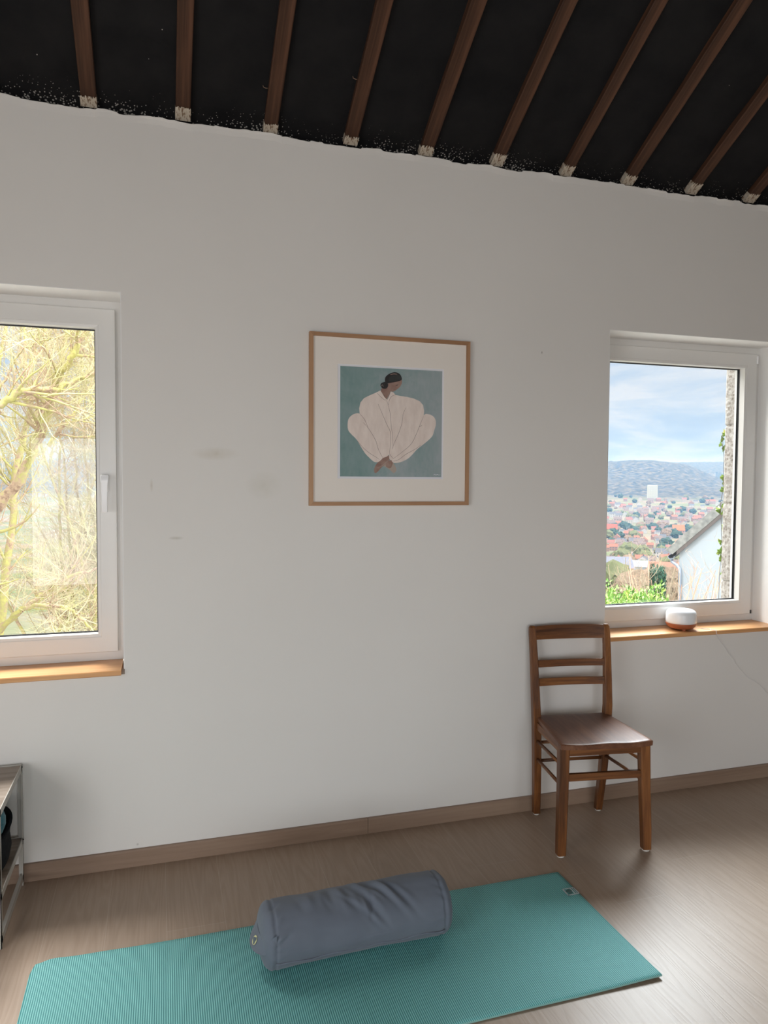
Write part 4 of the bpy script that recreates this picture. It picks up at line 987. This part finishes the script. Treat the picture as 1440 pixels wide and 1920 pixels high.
def block(name, w, dd, h, rh, wc, rc, rot):
    def fn():
        bm = B(); box(bm, -w / 2, w / 2, -dd / 2, dd / 2, -5, h, 0); o_ = .6
        v_ = [bm.verts.new(p) for p in ((-w / 2 - o_, -dd / 2 - o_, h), (w / 2 + o_, -dd / 2 - o_, h), (w / 2 + o_, dd / 2 + o_, h), (-w / 2 - o_, dd / 2 + o_, h), (-w / 2 - o_, 0, h + rh), (w / 2 + o_, 0, h + rh))]
        for f, mi in (((0, 1, 5, 4), 1), ((2, 3, 4, 5), 1), ((0, 4, 3), 0), ((1, 2, 5), 0), ((0, 3, 2, 1), 1)): bm.faces.new([v_[i] for i in f]).material_index = mi
        nwin = max(2, int(w / 3.2))
        for i in range(nwin):
            for j in range(max(1, int(h / 3))):
                x = -w / 2 + w * (i + .5) / nwin; box(bm, x - .6, x + .6, -dd / 2 - .06, -dd / 2 + .05, .9 + j * 3, 2.3 + j * 3, 2)
        o = obj(name, bm, [flat(name + '_wall', wc), flat(name + '_roof', rc), m_dwin]); o.rotation_euler = (0, 0, R(rot)); return o
    return fn
special('red_building', 'red walled building with a grey-blue roof, lower left in the right window view', 'building', 1146, 1045, 330, block('red_building', 19, 10, 6.5, 4.5, (.56, .12, .12), (.26, .28, .36), -20))
special('long_building', 'long low building with a pale grey-blue roof below the town', 'building', 1202, 1042, 430, block('long_building', 26, 12, 3.5, 3.0, (.50, .52, .56), (.38, .42, .50), -48))
special('orange_apartments', 'orange brick apartment building beside the white gabled house', 'building', 1260, 1052, 300, block('orange_apartments', 13, 9, 8, 2.6, (.62, .27, .17), (.46, .20, .15), -40))
special('orange_roof_house', 'large distant house with a bright orange roof above the white gable', 'house', 1273, 962, 1180, block('orange_roof_house', 16, 13, 6, 8, (.50, .30, .24), (.75, .20, .10), -30))
special('red_roof_house', 'distant house with a bright red roof near the left side of the right window view', 'house', 1148, 978, 1100, block('red_roof_house', 14, 12, 6, 7, (.45, .30, .28), (.70, .13, .09), -35))
# valley trees
def blob_mesh(name, m, seed):
    bm = B(); bmesh.ops.create_icosphere(bm, subdivisions=3, radius=1)
    for v_ in bm.verts:
        n_ = noise.noise(v_.co * 2.2 + V((seed, 0, 0))) * .35 + noise.noise(v_.co * 6 + V((0, seed, 0))) * .22
        v_.co *= 1 + n_; v_.co.z = v_.co.z * .9 + .8
    me = bpy.data.meshes.new(name); bm.to_mesh(me); bm.free(); me.materials.append(m); return me
tm = [('dark green rounded tree among the valley houses', blob_mesh('tree_dark', flat('foliage_dark', (.055, .10, .075)), 1)), ('pale brown leafless rounded tree among the valley houses', blob_mesh('tree_brown', flat('foliage_brown', (.27, .20, .145)), 5)),
      ('soft olive rounded tree among the valley houses', blob_mesh('tree_olive', flat('foliage_olive', (.18, .20, .10)), 9))]
for d0, d1, cnt in ((160, 340, 26), (340, 600, 40), (600, 1400, 70), (1400, 2450, 90)):
    for k in range(cnt):
        s = rg.uniform(3, 6) * (1 if d0 < 600 else 1.3)
        for _t in range(80):
            az = rg.uniform(32.3, 43.4); d = rg.uniform(d0, d1); p = gp(az, d)
            if free(p, s * 1.7): break
        else: continue
        spots.append((p.x, p.y, s * 1.7)); ix = rg.choice((0, 1, 1, 2, 2) if d < 700 else (0, 0, 1, 2))
        o = bpy.data.objects.new('valley_tree', tm[ix][1]); COL.objects.link(o); o.location = gp(az, d, -.5)
        o.scale = (s * rg.uniform(1, 1.25), s * rg.uniform(1, 1.25), s); o.rotation_euler = (0, 0, rg.uniform(0, 6)); tag(o, tm[ix][0], 'tree', 'trees across the valley')

for k in range(60):        # more trees towards the left of the valley
    s = rg.uniform(3, 6)
    for _t in range(40):
        az = rg.uniform(22, 32); d = rg.uniform(250, 2300); p = gp(az, d)
        if free(p, s * 1.7): break
    else: continue
    spots.append((p.x, p.y, s * 1.7)); ix = rg.choice((0, 1, 2)); o = bpy.data.objects.new('valley_tree', tm[ix][1]); COL.objects.link(o); o.location = gp(az, d, -.5)
    o.scale = (s * 1.1, s * 1.1, s); tag(o, tm[ix][0], 'tree', 'trees across the valley')

# neighbour's white gabled house
m_rend = mat('white_house_render', (.80, .82, .83, 1), .8, spec=.1); g = G(m_rend); g.col(g.ramp(g.noise(g.map(), 2, 4), (.3, (.33, .365, .39)), (.7, (.36, .395, .42)))); g.bump(g.noise(g.map(), 120, 2), .1, .003)
m_slate = mat('slate_verge', (.20, .20, .20, 1), .8); g = G(m_slate); g.col(g.ramp(g.noise(g.map(), 14, 4), (.35, (.15, .155, .15)), (.65, (.27, .27, .25))))
m_soff = mat('brown_bargeboard', (.10, .085, .08, 1), .6)
m_gut = mat('zinc_gutter', (.32, .37, .45, 1), .35, .5)
NE = at(1274, 1032, 1, 5.5)     # eave corner of the gable wall
nh = thing('neighbour_house', 'white gabled neighbouring house with a slate roof edge, close outside the right window', 'house', (NE.x, NE.y, NE.z - 4.0), R(-46))
# local x runs along the gable to the right, local y away from the viewer
Hn = 4.0; GW = 7.6; rise = .98
def NH(n, bm, m, parent=nh, **k): return obj(n, bm, m, parent, **k)
bm = B(); prof = [(0, -3), (GW, -3), (GW, Hn), (GW / 2, Hn + GW / 2 * rise), (0, Hn)]
loft(bm, [[(x, 0, z) for x, z in prof], [(x, 9, z) for x, z in prof]]); NH('wall', bm, m_rend)
bm = B(); th = .125; dl = 1 / sqrt(1 + rise * rise)
for s in (0, 1):
    def M_(u, off, y):   # u: distance along slope horizontally from the eave, off: normal offset
        x = u - off * rise * dl; z = Hn + u * rise + off * dl
        return (x if s == 0 else GW - x, y, z)
    loft(bm, [[M_(-.07, .02, y), M_(GW / 2 + (.02), .02, y), M_(GW / 2 + .1, th, y), M_(-.09, th, y)] for y in (-.06, 9.1)])
NH('roof', bm, m_slate)
bm = B()
p0_, p1_ = (-.05, -.02, Hn - .02), (GW / 2, -.02, Hn + GW / 2 * rise - .02)
loft(bm, [[(x, y, z + dz) for y, dz in ((-.055, -.045), (-.055, .03), (-.0, .03), (0, -.045))] for x, z in ((-.03, Hn - .02), (GW / 2, Hn + GW / 2 * rise - .0))])
NH('bargeboard', bm, m_soff)
bm = B()
gut = [[(-.10 + .045 * cos(a), y, Hn - .08 + .045 * sin(a)) for a in [pi + pi * q / 10 for q in range(11)]] + [(-.10 + .038 * cos(a), y, Hn - .08 + .038 * sin(a)) for a in [2 * pi - pi * q / 10 for q in range(11)]] for y in (-.07, 9.1)]
loft(bm, gut); NH('gutter', bm, m_gut)
bm = B(); tube(bm, [(-.10, .0, Hn - .12), (-.095, -.02, Hn - .16), (-.03, -.03, Hn - .20), (.012, -.035, Hn - .25), (.018, -.035, Hn - .34), (.018, -.035, Hn - 3.9)], .022, 12); NH('downpipe', bm, m_gut, smooth=True)

# plants outside
m_bark = mat('mossy_bark', (.3, .25, .12, 1), .95, spec=.1); g = G(m_bark); v = g.map()
nn_ = g.math('ADD', g.math('MULTIPLY', g.noise(v, 7, 4, .6), .7), g.math('MULTIPLY', g.noise(v, 40, 3), .35))
g.col(g.ramp(nn_, (.36, (.20, .13, .09)), (.46, (.36, .26, .18)), (.54, (.34, .31, .13)), (.68, (.42, .39, .13)))); g.bump(g.noise(v, 50, 4), .6, .01)
m_twig = mat('olive_twig', (.36, .32, .14, 1), .9, spec=.1); g = G(m_twig); g.col(g.ramp(g.noise(g.map(), 3.5, 3), (.38, (.38, .27, .19)), (.5, (.44, .38, .24)), (.62, (.42, .40, .20))))
def curve(rg, p, d, ln_, n, wig, up_=.0):
    pts = [V(p)]; d = V(d).normalized()
    for k in range(n):
        d = (d + V((rg.uniform(-1, 1), rg.uniform(-1, 1), rg.uniform(-1, 1))) * wig + V((0, 0, up_))).normalized(); pts.append(pts[-1] + d * (ln_ / n))
    return pts, d
def sprout(rg, bmB, bmT, pts, r0, r1, lvl, dens, lens, up_=.06, yk=1.0):
    """side shoots along a limb, recursive"""
    L = len(pts)
    total = sum((b - a).length for a, b in zip(pts, pts[1:])); cnt = int(total * dens[lvl] + rg.random())
    for _ in range(cnt):
        f = rg.uniform(.08, 1) * (L - 1.001); i = int(f); p = pts[i].lerp(pts[i + 1], f - i); ax = (pts[i + 1] - pts[i]).normalized()
        rv = V((rg.uniform(-1, 1), rg.uniform(-1, 1) * yk, rg.uniform(-.7, 1))); rv = (rv - ax * rv.dot(ax)); rv = rv.normalized() if rv.length > .01 else V((0, 0, 1))
        dr = (ax * rg.uniform(.35, 1.0) + rv * rg.uniform(.5, 1.0)).normalized()
        ln_ = lens[lvl] * rg.uniform(.5, 1.3); rr_ = (r0 + (r1 - r0) * f / L) * rg.uniform(.3, .55)
        rr_ = max(rr_, .0014)
        q, _d = curve(rg, p, dr, ln_, 6 if lvl < 1 else 5 if lvl < 2 else 3, .22, up_)
        rr_ = min(rr_, (.016, .006, .0022)[min(lvl, 2)]); b_ = bmB if rr_ > .009 else bmT
        tube(b_, q, [rr_ * (1 - .75 * k / (len(q) - 1)) for k in range(len(q))], 6 if rr_ > .009 else 3, cap=False)
        if lvl + 1 < len(dens): sprout(rg, bmB, bmT, q, rr_, rr_ * .4, lvl + 1, dens, lens, up_, yk)
def tree(name, label, limbs, seed, dens, lens, loc, group=None):
    rg = random.Random(seed); bmB, bmT = B(), B()
    root = thing(name, label, 'tree', loc, 0, group); off = V(loc)
    for pts, ra, rb in limbs:
        q = []
        pts = [V(p) for p in pts]
        for i in range(len(pts) - 1):
            p0, p1, p2, p3 = pts[max(i - 1, 0)], pts[i], pts[i + 1], pts[min(i + 2, len(pts) - 1)]
            for k in range(6):
                t = k / 6; w = .5 * ((2 * p1) + (p2 - p0) * t + (2 * p0 - 5 * p1 + 4 * p2 - p3) * t * t + (-p0 + 3 * p1 - 3 * p2 + p3) * t ** 3)
                q.append(w + V((rg.uniform(-1, 1), rg.uniform(-1, 1), rg.uniform(-1, 1))) * .012 - off)
        q.append(pts[-1] - off); n = len(q)
        ra, rb = ra * .62, rb * .62
        tube(bmB, q, [(ra + (rb - ra) * k / (n - 1)) * (1 + .12 * noise.noise(V((k * .9, seed, ra * 50)))) for k in range(n)], 10, cap=True)
        sprout(rg, bmB, bmT, q, ra, rb, 0, dens, lens)
    obj('trunk_and_branches', bmB, m_bark, root, smooth=True); obj('twigs', bmT, m_twig, root)
    return root
def l2(px, py, y): return at(px, py, 1, y)
T1 = V((-1.9, 3.4, -1.2))
limbs = [([T1, V((-1.75, 3.3, -.2)), l2(-40, 1010, 3.2), l2(35, 900, 3.2), l2(80, 800, 3.15), l2(105, 720, 3.1), l2(140, 660, 3.0), l2(168, 600, 3.0), l2(200, 500, 3.0)], .085, .022),
         ([V((-1.75, 3.3, -.2)), l2(-60, 800, 2.8), l2(0, 760, 2.8), l2(45, 733, 2.8), l2(95, 732, 2.9), l2(140, 715, 3.0), l2(175, 698, 3.0), l2(230, 660, 3.1)], .050, .018),
         ([l2(-50, 1250, 3.6), l2(20, 1160, 3.5), l2(60, 1138, 3.4), l2(110, 1137, 3.3), l2(140, 1150, 3.3), l2(175, 1185, 3.3), l2(230, 1230, 3.3)], .034, .012),
         ([l2(-20, 1200, 4.4), l2(50, 1135, 4.3), l2(95, 1105, 4.3), l2(130, 1083, 4.2), l2(200, 1060, 4.2)], .045, .018),
         ([l2(90, 835, 4.0), l2(120, 795, 3.9), l2(145, 770, 3.9), l2(153, 740, 3.9), l2(172, 723, 3.9), l2(220, 690, 3.9)], .030, .016),
         ([l2(30, 740, 3.6), l2(50, 705, 3.6), l2(47, 660, 3.6), l2(45, 600, 3.6), l2(40, 520, 3.6)], .020, .010),
         ([l2(45, 720, 3.6), l2(62, 680, 3.7), l2(80, 640, 3.7), l2(95, 590, 3.7)], .016, .008),
         ([l2(-30, 790, 3.0), l2(5, 720, 3.0), l2(25, 680, 3.0), l2(50, 652, 3.0), l2(90, 638, 3.0), l2(130, 630, 3.0)], .014, .006),
         ([l2(-10, 700, 3.8), l2(3, 660, 3.8), l2(8, 620, 3.8), l2(12, 560, 3.8)], .026, .016),
         ([l2(60, 800, 4.2), l2(100, 720, 4.2), l2(118, 660, 4.2), l2(132, 600, 4.2)], .045, .030),
         ([T1 + V((.3, 1.2, 0)), l2(20, 1000, 4.6), l2(30, 880, 4.6), l2(55, 780, 4.6), l2(58, 700, 4.6), l2(75, 600, 4.6)], .060, .025)]
tree('mossy_tree', 'yellow-green mossy bare tree with sweeping branches close outside the left window', limbs, 4, (9, 15, 17), (.55, .32, .17), T1)
T2 = V((-.3, 7.0, -1.4)); rg = random.Random(8); limbs = []
for k in range(18):
    a = rg.uniform(-2.6, 1.6); p = T2 + V((rg.uniform(-1.4, 1.2), rg.uniform(-.6, .8), 0)); q, _ = curve(rg, p, V((a * .16, rg.uniform(-.1, .1), 1)), 5.6, 7, .16, .05); limbs.append((q, .035, .010))
tree('bare_thicket_tree', 'tangled bare tree standing further behind the mossy tree', limbs, 9, (8, 11, 9), (.9, .5, .26), T2)

def shrub(name, label, loc, n, h, spread, m, seed, dens=(7, 7), lens=(.35, .18), r=.006, cat='shrub'):
    rg = random.Random(seed); bmT = B(); root = thing(name, label, cat, loc)
    for k in range(n):
        a = rg.uniform(0, 2 * pi); q, _ = curve(rg, (rg.uniform(-.1, .1) * spread, rg.uniform(-.1, .1) * spread, 0), V((cos(a) * spread, sin(a) * spread, 1)), h * rg.uniform(.7, 1.1), 6, .14, .05)
        tube(bmT, q, [r * (1 - .7 * i / 6) for i in range(7)], 4, cap=False); sprout(rg, bmT, bmT, q, r, r * .4, 0, dens, lens, .05)
    obj('stems', bmT, m, root); return root
m_tw2 = mat('reddish_twig', (.42, .26, .18, 1), .9); G(m_tw2).col(G(m_tw2).ramp(G(m_tw2).noise(G(m_tw2).map(), 5, 2), (.35, (.45, .26, .18)), (.65, (.48, .36, .25))))
m_tw3 = mat('tan_twig', (.46, .38, .28, 1), .9)
def hgt(loc, px, py, k=1.06): return (at(px, py, 1, loc.y).z - loc.z) * k
def gl(px, y, dz=0):
    p = at(px, 1100, 1, y); az = math.degrees(atan2(p.x, p.y - .33)); d = sqrt(p.x ** 2 + (p.y - .33) ** 2); return V((p.x, p.y, ground(az, d) + dz))
for nm, lb, px, y, py, n_, sp_, m_, sd, kw in (
    ('bare_shrub', 'reddish bare shrub in front of the white gabled house', 1262, 4.2, 1060, 26, .42, m_tw2, 21, dict(lens=(.30, .16), r=.011)),
    ('bare_shrub', 'thin grey bare shrub against the right part of the white gabled house', 1310, 4.3, 1070, 12, .55, m_tw3, 22, dict(lens=(.30, .16), r=.011)),
    ('bare_shrub', 'tan bare shrub at the lower centre of the right window view', 1238, 7.5, 1082, 20, .45, m_tw3, 23, dict(lens=(.4, .2), r=.013)),
    ('bare_shrub', 'orange bare shrub behind the green hedge', 1162, 8.0, 1080, 26, .55, m_tw2, 24, dict(lens=(.4, .2), r=.013)),
    ('bare_shrub', 'low brown bare shrub between the hedge and the white gabled house', 1203, 9.5, 1096, 18, .7, m_tw2, 25, dict(lens=(.4, .2), r=.013)),
    ('garden_tree', 'pale olive feathery tree beyond the bare shrubs', 1212, 26, 1062, 40, .40, m_tw3, 26, dict(dens=(3, 3), lens=(1.0, .5), r=.04, cat='tree'))):
    lc = gl(px, y); shrub(nm, lb, lc, n_, hgt(lc, px, py), sp_, m_, sd, **kw)
def leafy(name, label, loc, sx, sy, h, m, seed, n, s, cat='hedge'):
    rg = random.Random(seed); root = thing(name, label, cat, loc); bm = B()
    for k in range(n):
        a, b = rg.uniform(0, 2 * pi), rg.random() ** .4; zz = h * rg.random() ** .6
        c_ = V((cos(a) * sx * b * (1 - .25 * (zz / h) ** 2), sin(a) * sy * b, zz * (1 + .12 * noise.noise(V((a * 3, b, 0))))))
        M = Matrix.Translation(c_) @ Matrix.Rotation(rg.uniform(0, 6.3), 4, 'Z') @ Matrix.Rotation(rg.uniform(-1.2, 1.2), 4, 'X')
        ss = s * rg.uniform(.6, 1.3); bm.faces.new([bm.verts.new(M @ V(p)) for p in ((0, 0, 0), (ss * .35, 0, ss * .5), (0, 0, ss * 1.3), (-ss * .35, 0, ss * .5))])
    obj('foliage', bm, m, root)
    bm = B()
    for k in range(12): tube(bm, [(rg.uniform(-sx, sx) * .6, rg.uniform(-sy, sy) * .6, -.05), (rg.uniform(-sx, sx) * .7, rg.uniform(-sy, sy) * .7, h * .8)], .01, 5)
    obj('stems', bm, m_stem, root); return root
m_hedge = mat('bright_green_leaf', (.22, .42, .05, 1), .6); g = G(m_hedge); g.col(g.ramp(g.noise(g.map(), 4, 3), (.35, (.09, .22, .045)), (.5, (.17, .32, .06)), (.66, (.32, .38, .07))))
m_hedge2 = mat('teal_evergreen_leaf', (.06, .16, .11, 1), .6)
hb = gl(1168, 3.4); leafy('garden_hedge', 'bright green leafy hedge just below the right window', hb, .60, .42, (at(1168, 1107, 1, 3.4).z - hb.z) * .97, m_hedge, 31, 14000, .030)
hb = gl(1232, 20.0); leafy('evergreen_bush', 'dark teal rounded evergreen bush beyond the bare shrubs', hb, .36, .36, at(1232, 1072, 1, 20.0).z - hb.z, m_hedge2, 32, 4000, .09, 'bush')
